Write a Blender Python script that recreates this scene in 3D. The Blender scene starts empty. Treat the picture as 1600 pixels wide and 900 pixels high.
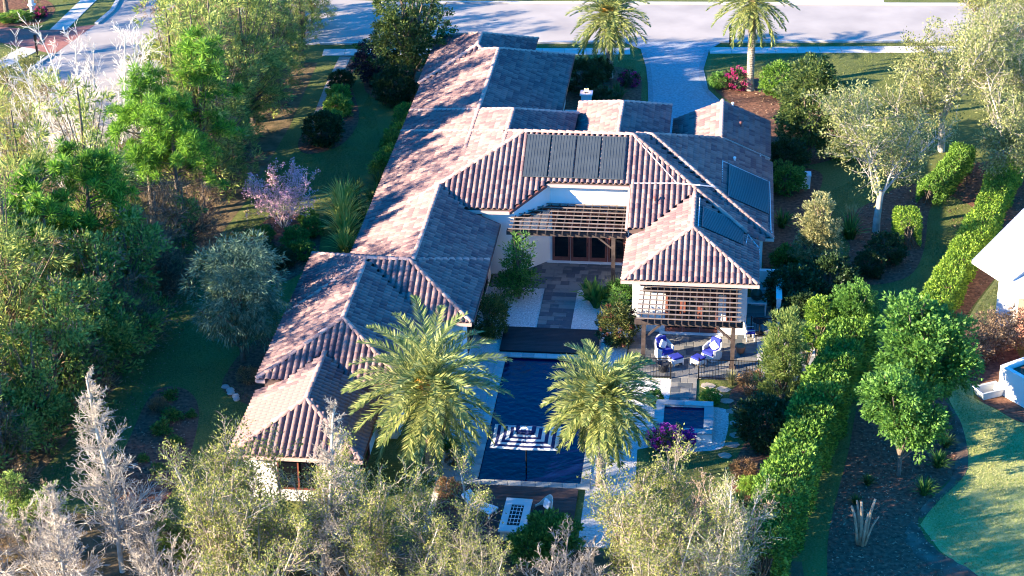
import bpy, math, random
import numpy as np
from mathutils import Vector, Matrix

# ------------------------------------------------------------------ camera, sky, sun, exposure
SC = bpy.context.scene
COL = SC.collection
CAM = np.array((10.4533, -84.0941, 48.6449))
def camera():
    p, yaw, roll = math.radians(26.249), math.radians(-6.425), math.radians(0.703)
    f = np.array([math.sin(yaw)*math.cos(p), math.cos(yaw)*math.cos(p), -math.sin(p)])
    r = np.array([math.cos(yaw), -math.sin(yaw), 0.]); d = np.cross(f, r)
    R = math.cos(roll)*r + math.sin(roll)*d; D = -math.sin(roll)*r + math.cos(roll)*d
    m = Matrix(((R[0], -D[0], -f[0], CAM[0]), (R[1], -D[1], -f[1], CAM[1]), (R[2], -D[2], -f[2], CAM[2]), (0, 0, 0, 1)))
    c = bpy.data.cameras.new('camera'); c.sensor_width = 36.0; c.lens = 36.0*3244.0/1600.0
    c.clip_start = 1.0; c.clip_end = 3000.0
    o = bpy.data.objects.new('camera', c); o.matrix_world = m; COL.objects.link(o); SC.camera = o
camera()
SUN_EL, SUN_A = 18.0, 26.0                       # elevation; how far the sun stands south of due left
W = bpy.data.worlds.new('World'); SC.world = W; W.use_nodes = True
nt = W.node_tree; bg = nt.nodes['Background']
sky = nt.nodes.new('ShaderNodeTexSky'); sky.sky_type = 'NISHITA'; sky.sun_disc = False
sky.sun_elevation = math.radians(SUN_EL); sky.sun_rotation = math.radians(270.0 - SUN_A)
sky.air_density = 1.0; sky.dust_density = 0.1; sky.ozone_density = 8.0
hs = nt.nodes.new('ShaderNodeHueSaturation'); hs.inputs['Saturation'].default_value = 1.2
nt.links.new(sky.outputs['Color'], hs.inputs['Color']); nt.links.new(hs.outputs['Color'], bg.inputs['Color']); bg.inputs['Strength'].default_value = 0.122
sl = bpy.data.lights.new('sun', 'SUN'); sl.energy = 4.8; sl.angle = math.radians(0.55); sl.color = (1.0, 0.83, 0.60)
so = bpy.data.objects.new('sun', sl); COL.objects.link(so)
_e, _a = math.radians(SUN_EL), math.radians(SUN_A)
SUNV = Vector((-math.cos(_e)*math.cos(_a), -math.cos(_e)*math.sin(_a), math.sin(_e)))
so.rotation_euler = SUNV.to_track_quat('Z', 'Y').to_euler(); so.location = SUNV*150
SC.view_settings.view_transform = 'Standard'; SC.view_settings.look = 'None'
SC.view_settings.gamma = 1.0; SC.view_settings.use_curve_mapping = False
SC.view_settings.exposure = 2.4
SC.render.engine = 'CYCLES'
SC.cycles.use_denoising = True; SC.cycles.filter_width = 1.05
SC.cycles.max_bounces = 6; SC.cycles.diffuse_bounces = 3; SC.cycles.transparent_max_bounces = 4

RNG = np.random.default_rng(7)
random.seed(7)

# ------------------------------------------------------------------ materials
MATS = {}
def M(name, col, rough=0.85, var=0.25, scale=1.5, col2=None, bump=0.0, bscale=20.0, island=0.0, trans=0.0, spec=0.3, metal=0.0, detail=6.0, objrnd=0.0, nmul=1.0):
    """Principled material: base colour mixed with a second tone by object-space noise, optional per-piece tone, bump and leaf translucency."""
    if name in MATS: return MATS[name]
    m = bpy.data.materials.new(name); m.use_nodes = True; t = m.node_tree; N = t.nodes; L = t.links
    b = N['Principled BSDF']; b.inputs['Roughness'].default_value = rough; b.inputs['Metallic'].default_value = metal
    b.inputs['Specular IOR Level'].default_value = spec
    c2 = col2 or tuple(c*(1.0-var) for c in col)
    tc = N.new('ShaderNodeTexCoord'); nz = N.new('ShaderNodeTexNoise'); nz.inputs['Scale'].default_value = scale; nz.inputs['Detail'].default_value = detail
    L.new(tc.outputs['Object'], nz.inputs['Vector'])
    rp = N.new('ShaderNodeValToRGB'); rp.color_ramp.elements[0].position = 0.32; rp.color_ramp.elements[1].position = 0.68
    rp.color_ramp.elements[0].color = (*c2, 1); rp.color_ramp.elements[1].color = (*col, 1)
    out = rp.outputs['Color']
    if island > 0:                                  # every separate piece takes its own tone between the two colours
        g = N.new('ShaderNodeNewGeometry'); a = N.new('ShaderNodeMath'); a.operation = 'MULTIPLY_ADD'
        L.new(g.outputs['Random Per Island'], a.inputs[0]); a.inputs[1].default_value = island; 
        s = N.new('ShaderNodeMath'); s.operation = 'MULTIPLY_ADD'; L.new(nz.outputs['Fac'], s.inputs[0]); s.inputs[1].default_value = nmul; s.inputs[2].default_value = -island*0.5+(1-nmul)*0.5
        L.new(s.outputs[0], a.inputs[2]); L.new(a.outputs[0], rp.inputs['Fac'])
    elif objrnd > 0:
        g = N.new('ShaderNodeObjectInfo'); a = N.new('ShaderNodeMath'); a.operation = 'MULTIPLY_ADD'
        L.new(g.outputs['Random'], a.inputs[0]); a.inputs[1].default_value = objrnd
        s = N.new('ShaderNodeMath'); s.operation = 'MULTIPLY_ADD'; L.new(nz.outputs['Fac'], s.inputs[0]); s.inputs[1].default_value = 1.0; s.inputs[2].default_value = -objrnd*0.5
        L.new(s.outputs[0], a.inputs[2]); L.new(a.outputs[0], rp.inputs['Fac'])
    else:
        L.new(nz.outputs['Fac'], rp.inputs['Fac'])
    L.new(out, b.inputs['Base Color'])
    if bump > 0:
        n2 = N.new('ShaderNodeTexNoise'); n2.inputs['Scale'].default_value = bscale; n2.inputs['Detail'].default_value = 4
        L.new(tc.outputs['Object'], n2.inputs['Vector'])
        bp = N.new('ShaderNodeBump'); bp.inputs['Strength'].default_value = bump; bp.inputs['Distance'].default_value = 0.05
        L.new(n2.outputs['Fac'], bp.inputs['Height']); L.new(bp.outputs['Normal'], b.inputs['Normal'])
    if trans > 0:
        tr = N.new('ShaderNodeBsdfTranslucent'); L.new(out, tr.inputs['Color'])
        mx = N.new('ShaderNodeMixShader'); mx.inputs['Fac'].default_value = trans
        L.new(b.outputs[0], mx.inputs[1]); L.new(tr.outputs[0], mx.inputs[2]); L.new(mx.outputs[0], N['Material Output'].inputs['Surface'])
    MATS[name] = m; return m
def leafmat(name, c1, c2, island=0.9, trans=0.42, scale=0.6, rough=0.55):
    return M(name, c1, rough=rough, col2=c2, island=island, trans=trans, scale=scale, spec=0.35, detail=3)

# ------------------------------------------------------------------ mesh helpers
def mesh_np(name, V, F, mat, smooth=False, mi=None):
    """V (n,3) array; F (m,k) array of equal polygons, or list of such arrays."""
    me = bpy.data.meshes.new(name)
    Fs = F if isinstance(F, list) and not isinstance(F[0], tuple) else [F]
    Fs = [np.asarray(f, dtype=np.int32) for f in Fs if len(f)]
    V = np.asarray(V, dtype=np.float32)
    me.vertices.add(len(V)); me.vertices.foreach_set('co', V.ravel())
    nl = sum(f.size for f in Fs); npoly = sum(len(f) for f in Fs)
    me.loops.add(nl); me.loops.foreach_set('vertex_index', np.concatenate([f.ravel() for f in Fs]))
    me.polygons.add(npoly)
    tot = np.concatenate([np.full(len(f), f.shape[1], dtype=np.int32) for f in Fs])
    me.polygons.foreach_set('loop_start', np.concatenate([[0], np.cumsum(tot)[:-1]]).astype(np.int32))
    if mi is not None: me.polygons.foreach_set('material_index', np.asarray(mi, dtype=np.int32))
    for m in (mat if isinstance(mat, (list, tuple)) else [mat]): me.materials.append(m)
    if smooth: me.polygons.foreach_set('use_smooth', np.ones(npoly, dtype=bool))
    me.update(calc_edges=True); me.validate()
    return me
def link(name, data, parent=None, loc=None, rz=0.0):
    o = bpy.data.objects.new(name, data); COL.objects.link(o)
    if parent is not None: o.parent = parent
    if loc is not None: o.location = loc
    if rz: o.rotation_euler = (0, 0, rz)
    return o
USED = set()
def tag(o, label=None, cat=None, group=None, kind=None):
    if label:
        if not group and label in USED: print('DUP LABEL', label)
        USED.add(label); o['label'] = label
    if cat: o['category'] = cat
    if group: o['group'] = group
    if kind: o['kind'] = kind
    return o
def thing(name, label, cat, loc=(0, 0, 0), rz=0.0, group=None):
    o = bpy.data.objects.new(name, None); o.empty_display_size = 0.2; COL.objects.link(o)
    o.location = loc; o.rotation_euler = (0, 0, rz)
    return tag(o, label, cat, group)

class MB:
    def __init__(s): s.v = []; s.f = []; s.m = []; s.k = 0
    def add(s, vs, fs):
        b = len(s.v); s.v += [tuple(map(float, v)) for v in vs]; s.f += [tuple(b+i for i in f) for f in fs]; s.m += [s.k]*len(fs); return s
    def box(s, c, d, rz=0.0, ry=0.0, rx=0.0, taper=1.0):
        x, y, z = d[0]/2, d[1]/2, d[2]/2
        vs = [(-x, -y, -z), (x, -y, -z), (x, y, -z), (-x, y, -z), (-x*taper, -y*taper, z), (x*taper, -y*taper, z), (x*taper, y*taper, z), (-x*taper, y*taper, z)]
        R = Matrix.Rotation(rz, 3, 'Z') @ Matrix.Rotation(ry, 3, 'Y') @ Matrix.Rotation(rx, 3, 'X'); c = Vector(c)
        return s.add([R @ Vector(v) + c for v in vs], [(3, 2, 1, 0), (4, 5, 6, 7), (0, 1, 5, 4), (1, 2, 6, 5), (2, 3, 7, 6), (3, 0, 4, 7)])
    def bar(s, p, q, w, h):
        p, q = Vector(p), Vector(q); d = q-p; L = d.length
        if L < 1e-6: return s
        x = d/L; up = Vector((0, 0, 1)) if abs(x.z) < 0.99 else Vector((0, 1, 0)); y = up.cross(x).normalized(); z = x.cross(y)
        vs = [p+y*a*w/2+z*b*h/2 for a, b in ((-1, -1), (1, -1), (1, 1), (-1, 1))] + [q+y*a*w/2+z*b*h/2 for a, b in ((-1, -1), (1, -1), (1, 1), (-1, 1))]
        return s.add(vs, [(0, 1, 2, 3), (7, 6, 5, 4), (0, 4, 5, 1), (1, 5, 6, 2), (2, 6, 7, 3), (3, 7, 4, 0)])
    def tube(s, pts, rad, n=8, cap=True):
        pts = [Vector(p) for p in pts]; rad = rad if isinstance(rad, (list, tuple)) else [rad]*len(pts); vs = []
        pu = None
        for i, p in enumerate(pts):
            t = (pts[min(i+1, len(pts)-1)] - pts[max(i-1, 0)]).normalized()
            u = pu if pu is not None else (Vector((0, 0, 1)) if abs(t.z) < 0.9 else Vector((1, 0, 0)))
            a = (u - t*u.dot(t)).normalized(); pu = a; b = t.cross(a)
            vs += [p + (a*math.cos(6.28318*k/n) + b*math.sin(6.28318*k/n))*rad[i] for k in range(n)]
        fs = [(i*n+k, i*n+(k+1) % n, (i+1)*n+(k+1) % n, (i+1)*n+k) for i in range(len(pts)-1) for k in range(n)]
        if cap: fs += [tuple(range(n-1, -1, -1)), tuple((len(pts)-1)*n+k for k in range(n))]
        return s.add(vs, fs)
    def lathe(s, prof, n=16, c=(0, 0, 0), sx=1.0, sy=1.0):
        vs = [(c[0]+r*math.cos(6.28318*k/n)*sx, c[1]+r*math.sin(6.28318*k/n)*sy, c[2]+z) for r, z in prof for k in range(n)]
        fs = [(i*n+k, i*n+(k+1) % n, (i+1)*n+(k+1) % n, (i+1)*n+k) for i in range(len(prof)-1) for k in range(n)]
        fs += [tuple(range(n-1, -1, -1)), tuple((len(prof)-1)*n+k for k in range(n))]
        return s.add(vs, fs)
    def prism(s, poly, z0, z1):
        n = len(poly)
        za = z0 if isinstance(z0, (list, tuple)) else [z0]*n; zb = z1 if isinstance(z1, (list, tuple)) else [z1]*n
        vs = [(p[0], p[1], za[i]) for i, p in enumerate(poly)] + [(p[0], p[1], zb[i]) for i, p in enumerate(poly)]
        return s.add(vs, [tuple(range(n-1, -1, -1)), tuple(range(n, 2*n))] + [(i, (i+1) % n, n+(i+1) % n, n+i) for i in range(n)])
    def mesh(s, name, mats, smooth=False, bevel=0.0):
        me = bpy.data.meshes.new(name); me.from_pydata(s.v, [], s.f)
        for m in (mats if isinstance(mats, (list, tuple)) else [mats]): me.materials.append(m)
        me.polygons.foreach_set('material_index', s.m)
        if smooth: me.polygons.foreach_set('use_smooth', [True]*len(s.f))
        me.update(); return me
    def build(s, name, mats, parent=None, smooth=False, loc=None, bevel=0.0):
        o = link(name, s.mesh(name, mats, smooth), parent, loc)
        if bevel:
            b = o.modifiers.new('bevel', 'BEVEL'); b.width = bevel; b.segments = 2; b.limit_method = 'ANGLE'
        return o

def smooth_loop(pts, sub=6, closed=True):
    n = len(pts); out = []
    rng = range(n) if closed else range(n-1)
    for i in rng:
        p = [np.array(pts[(i+k) % n] if closed else pts[min(max(i+k, 0), n-1)], float) for k in (-1, 0, 1, 2)]
        for j in range(sub):
            t = j/sub
            out.append(tuple(0.5*((2*p[1]) + (-p[0]+p[2])*t + (2*p[0]-5*p[1]+4*p[2]-p[3])*t*t + (-p[0]+3*p[1]-3*p[2]+p[3])*t**3)))
    if not closed: out.append(tuple(pts[-1]))
    return out
def sheet(name, pts, z, mat, smooth=True, edge=0.0):
    if smooth: pts = smooth_loop(pts)
    if edge: pts = [(p[0]+random.uniform(-edge, edge), p[1]+random.uniform(-edge, edge)) for p in pts]
    me = bpy.data.meshes.new(name); me.from_pydata([(p[0], p[1], z) for p in pts], [], [tuple(range(len(pts)))])
    me.materials.append(mat); me.update()
    if me.polygons[0].normal.z < 0: me.flip_normals()
    return tag(link(name, me), kind='structure')
# ------------------------------------------------------------------ materials used by the setting
def lawn_mat(name, a, b, c, scale=0.35):
    m = M(name, a, rough=0.95, col2=b, scale=scale, bump=0.6, bscale=18.0, spec=0.1)
    t = m.node_tree; N = t.nodes; L = t.links; p = N['Principled BSDF']
    src = p.inputs['Base Color'].links[0].from_socket
    n = N.new('ShaderNodeTexNoise'); n.inputs['Scale'].default_value = 9.0; n.inputs['Detail'].default_value = 8; n.inputs['Roughness'].default_value = 0.75
    tc = N.new('ShaderNodeTexCoord'); L.new(tc.outputs['Object'], n.inputs['Vector'])
    r = N.new('ShaderNodeValToRGB'); r.color_ramp.elements[0].position = 0.42; r.color_ramp.elements[1].position = 0.66
    L.new(n.outputs['Fac'], r.inputs['Fac'])
    mx = N.new('ShaderNodeMixRGB'); mx.inputs['Color2'].default_value = (*c, 1); L.new(r.outputs['Color'], mx.inputs['Fac']); L.new(src, mx.inputs['Color1'])
    L.new(mx.outputs['Color'], p.inputs['Base Color']); return m
GRASS = lawn_mat('lawn_grass', (0.125, 0.15, 0.035), (0.055, 0.085, 0.022), (0.20, 0.185, 0.07))
DRYGRASS = lawn_mat('dry_lawn_grass', (0.33, 0.34, 0.10), (0.17, 0.24, 0.06), (0.46, 0.42, 0.19), 0.25)
MULCH = M('mulch', (0.25, 0.125, 0.08), rough=1, col2=(0.09, 0.05, 0.037), scale=5, bump=1.0, bscale=26, spec=0.05, detail=9)
SOIL = M('leaf_litter', (0.22, 0.15, 0.085), rough=1, col2=(0.06, 0.055, 0.03), scale=1.2, bump=1.0, bscale=15, spec=0.05, detail=10)
SANDY = M('sandy_soil', (0.21, 0.15, 0.11), rough=1, col2=(0.09, 0.055, 0.04), scale=1.3, bump=0.8, bscale=20, spec=0.05, detail=9)
GRAVEL = M('white_gravel', (0.74, 0.70, 0.64), rough=0.9, col2=(0.40, 0.37, 0.33), scale=11, bump=1.0, bscale=16, detail=4)
ROAD = M('street_concrete', (0.385, 0.34, 0.30), rough=0.9, col2=(0.30, 0.265, 0.24), scale=0.35, bump=0.1, bscale=30, detail=9)
WALK = M('sidewalk_concrete', (0.55, 0.50, 0.44), rough=0.9, col2=(0.43, 0.39, 0.34), scale=1.0, bump=0.1, bscale=30, detail=8)
CURB = M('curb_concrete', (0.50, 0.47, 0.43), rough=0.9, scale=2, var=0.2)
STUCCO = M('white_stucco', (0.78, 0.76, 0.72), rough=0.9, var=0.08, scale=0.8, bump=0.08, bscale=40)
SLATE = M('slate_stone', (0.20, 0.19, 0.17), rough=0.7, col2=(0.075, 0.085, 0.095), scale=2.0, objrnd=1.1, bump=0.25, bscale=9)
LIMES = M('pale_coping_stone', (0.46, 0.45, 0.41), rough=0.75, col2=(0.30, 0.31, 0.30), scale=2.5, objrnd=0.7, bump=0.2, bscale=12)
DECK = M('dark_stained_wood', (0.030, 0.024, 0.026), rough=0.55, var=0.4, scale=2.0, island=0.6)
DECK2 = M('brown_stained_wood', (0.075, 0.048, 0.040), rough=0.6, var=0.45, scale=2.0, island=0.6)
WATER = M('dark_pool_water', (0.003, 0.006, 0.045), rough=0.08, var=0.3, scale=0.8, bump=0.7, bscale=2.6, spec=0.16)
BASIN = M('dark_pool_plaster', (0.012, 0.016, 0.035), rough=0.6)
TILE = M('clay_roof_tile', (0.265, 0.175, 0.16), rough=0.8, col2=(0.14, 0.085, 0.092), scale=0.5, nmul=.55, island=0.40, bump=0.12, bscale=18, spec=0.25)
CAPM = M('clay_ridge_tile', (0.46, 0.31, 0.26), rough=0.8, col2=(0.31, 0.195, 0.17), scale=1.5, objrnd=0.6, bump=0.12, bscale=18)
UNDER = M('roof_underlay', (0.10, 0.065, 0.055), rough=1)
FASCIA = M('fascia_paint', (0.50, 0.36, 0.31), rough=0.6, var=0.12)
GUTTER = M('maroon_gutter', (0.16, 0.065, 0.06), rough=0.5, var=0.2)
MAHOG = M('mahogany_door', (0.22, 0.075, 0.055), rough=0.45, var=0.35, scale=6)
GLASS = M('dark_window_glass', (0.006, 0.007, 0.010), rough=0.04, var=0.1, spec=0.6)
TIMBER = M('weathered_dark_timber', (0.075, 0.055, 0.05), rough=0.8, var=0.5, scale=5, bump=0.2)
LATTICE = M('grey_lattice_timber', (0.23, 0.18, 0.155), rough=0.8, var=0.35, scale=4)
PAVER = M('grey_paver', (0.36, 0.37, 0.38), rough=0.9, col2=(0.23, 0.24, 0.26), scale=7, bump=0.3, bscale=14, detail=3)
BRICK = M('red_brick_paver', (0.36, 0.15, 0.115), rough=0.9, col2=(0.22, 0.09, 0.075), scale=6, bump=0.3, bscale=14)
BLACK = M('black_metal', (0.012, 0.012, 0.014), rough=0.45, metal=0.3)
WHITE = M('white_paint', (0.80, 0.79, 0.77), rough=0.5, var=0.08)

# ------------------------------------------------------------------ ground, street, beds
def ground():
    X0, X1, Y0, Y1 = -400, 420, -160, 900
    px0, px1, py0, py1 = -0.3, 4.8, -5.7, 6.45
    V = [(X0, Y0, 0), (X1, Y0, 0), (X1, py0, 0), (X0, py0, 0), (X0, py1, 0), (X1, py1, 0), (X1, Y1, 0), (X0, Y1, 0), (px0, py0, 0), (px0, py1, 0), (px1, py0, 0), (px1, py1, 0)]
    F = [(0, 1, 2, 10, 8, 3), (3, 8, 9, 4), (10, 2, 5, 11), (4, 9, 11, 5, 6, 7)]
    me = bpy.data.meshes.new('ground'); me.from_pydata(V, [], F); me.materials.append(GRASS); me.update()
    tag(link('ground', me), kind='structure')
ground()
sheet('street', [(-34.6, 55.6), (-35.0, 54.0), (-36.0, 47.6), (-36.8, 43.3), (-39.5, 30), (-45, 10), (-34, 10), (-29.5, 28), (-27.0, 42), (-24, 48.5), (-18, 51.1), (22.7, 54.7), (70, 58.5), (70, 65.5), (23.2, 62.6), (-11.1, 60.5), (-22, 61), (-28, 68), (-30, 90), (-36, 90)], 0.004, ROAD, smooth=False)
def strip(name, a, b, w, z, mat, h=None):
    """paved strip along a polyline pair of edges"""
    pass
def slab_run(name, line, w, z0, z1, mat, L=1.5, gap=0.02):
    """a run of concrete slabs, each slab a part of the walk"""
    root = tag(link(name, None), kind='structure')
    pts = [np.array(p, float) for p in line]
    for i in range(len(pts)-1):
        d = pts[i+1]-pts[i]; T = np.linalg.norm(d); n = max(1, int(round(T/L))); u = d/T; s = np.array([-u[1], u[0]])
        for k in range(n):
            a = pts[i]+u*(T*k/n+gap/2); b = pts[i]+u*(T*(k+1)/n-gap/2)
            c = (a+b)/2; ln = T/n-gap
            o = link('slab', slab_mesh(ln, w, z1-z0, mat), root, (c[0], c[1], (z0+z1)/2), math.atan2(u[1], u[0]))
    return root
_sm = {}
def slab_mesh(l, w, h, mat):
    k = (round(l, 2), round(w, 2), round(h, 3), mat.name)
    if k not in _sm:
        b = 0.012
        m = MB(); x, y, z = l/2, w/2, h/2
        m.add([(-x, -y, -z), (x, -y, -z), (x, y, -z), (-x, y, -z), (-x, -y, z-b), (x, -y, z-b), (x, y, z-b), (-x, y, z-b), (-x+b, -y+b, z), (x-b, -y+b, z), (x-b, y-b, z), (-x+b, y-b, z)],
              [(0, 1, 5, 4), (1, 2, 6, 5), (2, 3, 7, 6), (3, 0, 4, 7), (4, 5, 9, 8), (5, 6, 10, 9), (6, 7, 11, 10), (7, 4, 8, 11), (8, 9, 10, 11)])
        _sm[k] = m.mesh('slab', mat)
    return _sm[k]
slab_run('sidewalk', [(-17.5, 49.35), (3.6, 51.2)], 1.3, 0.0, 0.035, WALK)
slab_run('sidewalk', [(9.0, 51.75), (30.0, 53.7)], 1.25, 0.0, 0.035, WALK)
slab_run('sidewalk', [(-42.5, 34.5), (-40.0, 42.4), (-38.0, 48.6)], 1.45, 0.0, 0.035, WALK, L=2.4)
slab_run('sidewalk', [(-37.3, 52.6), (-37.0, 60.5), (-36.5, 72)], 1.2, 0.0, 0.035, WALK, L=2.4)
def kerb(line, w=0.28, h=0.12):
    m = MB(); 
    for a, b in zip(line[:-1], line[1:]): m.bar((a[0], a[1], h/2), (b[0], b[1], h/2), w, h)
    return tag(m.build('kerb', CURB), kind='structure')
kerb([(-18, 51.0), (3.2, 52.95)]); kerb([(9.7, 53.5), (22.7, 54.6), (34, 55.5)]); kerb([(-39.6, 30), (-36.9, 43.2), (-36.1, 47.5)]); kerb([(-34.9, 54.0), (-34.6, 57), (-35.5, 66)])
kerb([(-11.1, 60.6), (23.2, 62.7), (60, 65.2)])
sheet('driveway', [(3.0, 53.0), (4.3, 51.6), (4.85, 48), (5.1, 45.1), (5.3, 41.6), (5.3, 31.5), (12.6, 31.5), (12.4, 36.5), (10.6, 40.5), (9.1, 44.2), (8.7, 48), (9.0, 51.8), (9.9, 53.6)], 0.040, PAVER, smooth=False)
for e in ([(4.45, 51.6), (5.0, 48), (5.25, 45.1), (5.45, 41.6), (5.45, 33)], [(8.85, 51.8), (8.55, 48), (8.95, 44.2), (10.4, 40.5), (12.2, 36.5)]):
    m = MB(); q = smooth_loop(e, 5, False)
    for a, b in zip(q[:-1], q[1:]): m.bar((a[0], a[1], 0.022), (b[0], b[1], 0.022), 0.3, 0.052)
    tag(m.build('driveway_edging', M('edging_paver', (0.30, 0.30, 0.31), col2=(0.2, 0.2, 0.215), scale=6)), kind='structure')
sheet('neighbour_driveway', [(-60, 60), (-42.0, 53.0), (-38.3, 52.4), (-34.95, 53.9), (-36.05, 47.6), (-40.9, 49.8), (-60, 55.5)], 0.010, BRICK, smooth=False)
sheet('neighbour_driveway', [(14.5, 62.3), (21.5, 62.7), (21.0, 75), (15, 75)], 0.010, WALK, smooth=False)
# planted beds and worn ground
sheet('leaf_litter_ground', [(-17.4, 47.5), (-17.1, 36), (-17.2, 24), (-18.2, 10), (-18.3, 2), (-19.9, -9), (-22, -20), (-60, -20), (-44, 9), (-34, 10), (-29.3, 28), (-26.8, 42), (-23.8, 47.8)], 0.006, SOIL, smooth=False, edge=0.25)
sheet('mulch_bed', [(-16.6, 1.2), (-15.2, 1.6), (-14.0, -0.4), (-13.4, -4.8), (-13.6, -8.8), (-15.0, -10.6), (-16.2, -8), (-16.6, -3)], 0.012, MULCH)
sheet('mulch_bed', [(-15.4, 16.6), (-15.7, 20.5), (-14.4, 22.8), (-12.5, 21.3), (-11.7, 17.5), (-12.3, 14.3), (-13.8, 13.4)], 0.012, MULCH)
sheet('mulch_bed', [(-13.5, 2.2), (-13.2, 6.0), (-12.2, 7.4), (-11.0, 6), (-10.9, 0.6), (-12.2, 0.6)], 0.012, MULCH)
sheet('mulch_bed', [(-14.9, 48.5), (-14.6, 44), (-12.9, 37.5), (-13.2, 33.0), (-15.0, 31.3), (-16.0, 33.5), (-15.6, 40), (-16.2, 48.2)], 0.012, MULCH)
sheet('mulch_bed', [(-8.3, 47.5), (-11.5, 47.3), (-13.6, 46.5), (-13.3, 42.2), (-10.6, 38.5), (-9.8, 33), (-10.2, 28), (-9.3, 20), (-9.7, 13), (-8.2, 11), (-7.5, 45)], 0.010, MULCH)
sheet('mulch_bed', [(0.3, 47.4), (2.5, 48.1), (4.4, 46.8), (4.8, 42.5), (4.9, 36), (0.2, 34)], 0.012, MULCH)
sheet('mulch_bed', [(9.5, 44.4), (10.4, 46.2), (12.5, 46.6), (14.2, 44.5), (15.3, 42.3), (17.6, 38), (17.2, 33.5), (14, 31.5), (12.7, 33), (12.6, 37), (11.2, 40.8)], 0.012, MULCH)
sheet('mulch_bed', [(12.6, 30), (12.9, 13.3), (14.2, 11), (16.6, 12), (17.4, 16), (15.2, 20), (15.6, 26), (16, 31)], 0.008, MULCH)
sheet('mulch_bed', [(16.6, 16.6), (18.4, 15.9), (20.4, 17.2), (21.4, 20.6), (22.0, 25.5), (22.8, 29), (21.0, 29.5), (18.6, 26.5), (16.8, 23.6), (17.4, 20.5)], 0.010, MULCH)
sheet('mulch_bed', [(11.4, 4.3), (12.8, 3.6), (14.2, 1.5), (13.3, -3.2), (12.4, -9), (11.2, -9), (11.3, -3.4), (11.9, -0.2), (11.0, 2.3)], 0.012, MULCH)
sheet('mulch_bed', [(22.5, 29.5), (23.8, 32), (26, 33.4), (29, 33.6), (31, 30), (28.2, 26.2), (25.6, 19), (23.5, 14.0), (22.3, 10.4), (21.5, 4), (20.3, 5), (20.3, 10), (22, 15), (23.6, 21), (24.7, 26)], 0.010, MULCH)
sheet('mulch_bed', [(15.2, -12.5), (15.4, -8.3), (16.4, -2), (17.4, 4.0), (19.4, 5.2), (21.2, 3.6), (21.6, 1.2), (21.3, -2.5), (19.9, -5.2), (19.2, -7.4), (19.9, -9.4), (21.4, -11.2), (22.0, -14), (15, -15)], 0.014, MULCH)
sheet('sandy_edge', [(19.0, -7.2), (19.9, -9.4), (21.4, -11.2), (22.0, -14), (21.2, -14), (20.4, -11.6), (19.2, -10.2), (18.6, -8.4)], 0.018, SANDY, edge=.12)
sheet('sandy_edge', [(19.5, -5.9), (21.0, -3.2), (21.5, 1.4), (21.3, 3.4), (21.8, 1.3), (21.7, -2.6), (20.3, -5.3), (19.4, -6.9)], 0.020, SANDY)
sheet('mulch_bed', [(22.8, 4.0), (22.4, 7.4), (22.2, 11), (24.4, 11.4), (25.6, 6), (26, 1.5), (24.4, 2.0), (23.6, 3.0)], 0.012, MULCH)
sheet('dry_lawn', [(19.3, -7.4), (20.2, -5.2), (21.7, -2.6), (21.8, 1.3), (21.3, 4.4), (22.2, 10.4), (22.8, 8), (22.6, 4.0), (23.5, 3.0), (24.4, 1.9), (26.2, 1.4), (60, 1), (60, -25), (22, -25), (22.0, -14), (21.4, -11.2), (20.0, -9.4)], 0.005, DRYGRASS, smooth=False)
sheet('dry_lawn', [(22.4, 10.4), (23.6, 14.0), (25.7, 19), (28.2, 26), (40, 30), (40, 17), (24.6, 11.4)], 0.005, DRYGRASS, smooth=False)
sheet('leaf_litter_ground', [(-20, -9.5), (-14, -9.8), (-6, -10.4), (8, -10.4), (14.5, -10.5), (15.5, -25), (-22, -25)], 0.005, SOIL, smooth=False, edge=0.3)
sheet('mulch_bed', [(-45, 52.9), (-40.2, 53.2), (-38.9, 54.2), (-38.9, 57), (-41, 59.5), (-46, 59.5)], 0.014, MULCH)
# garden path by the tree belt (slabs of old brick)
slab_run('garden_path', [(-15.8, 48.6), (-15.75, 43), (-15.5, 38), (-15.25, 34.4)], 0.8, 0.0, 0.03, M('old_brick_path', (0.42, 0.33, 0.27), col2=(0.27, 0.19, 0.15), scale=5, objrnd=0.5), L=0.62)

# gravel garden round the pool
sheet('gravel_bed', [(-1.9, 14.0), (-1.9, -9.9), (-0.3, -9.9), (-0.3, 14.0)], 0.008, GRAVEL, smooth=False)
sheet('gravel_bed', [(-0.3, 14.0), (-0.3, 6.45), (4.8, 6.45), (4.8, 14.0)], 0.008, GRAVEL, smooth=False)
sheet('gravel_bed', [(4.8, 14.0), (4.8, -10.4), (6.2, -10.4), (7.0, -6), (6.9, -2.2), (8.1, -1.6), (8.2, 4.7), (5.9, 4.7), (5.9, 14.0)], 0.008, GRAVEL, smooth=False)
sheet('gravel_bed', [(7.3, 2.1), (10.6, 2.0), (11.0, 1.0), (10.9, -0.8), (10.5, -1.9), (8, -2.2), (7.2, -1)], 0.011, GRAVEL)
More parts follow.
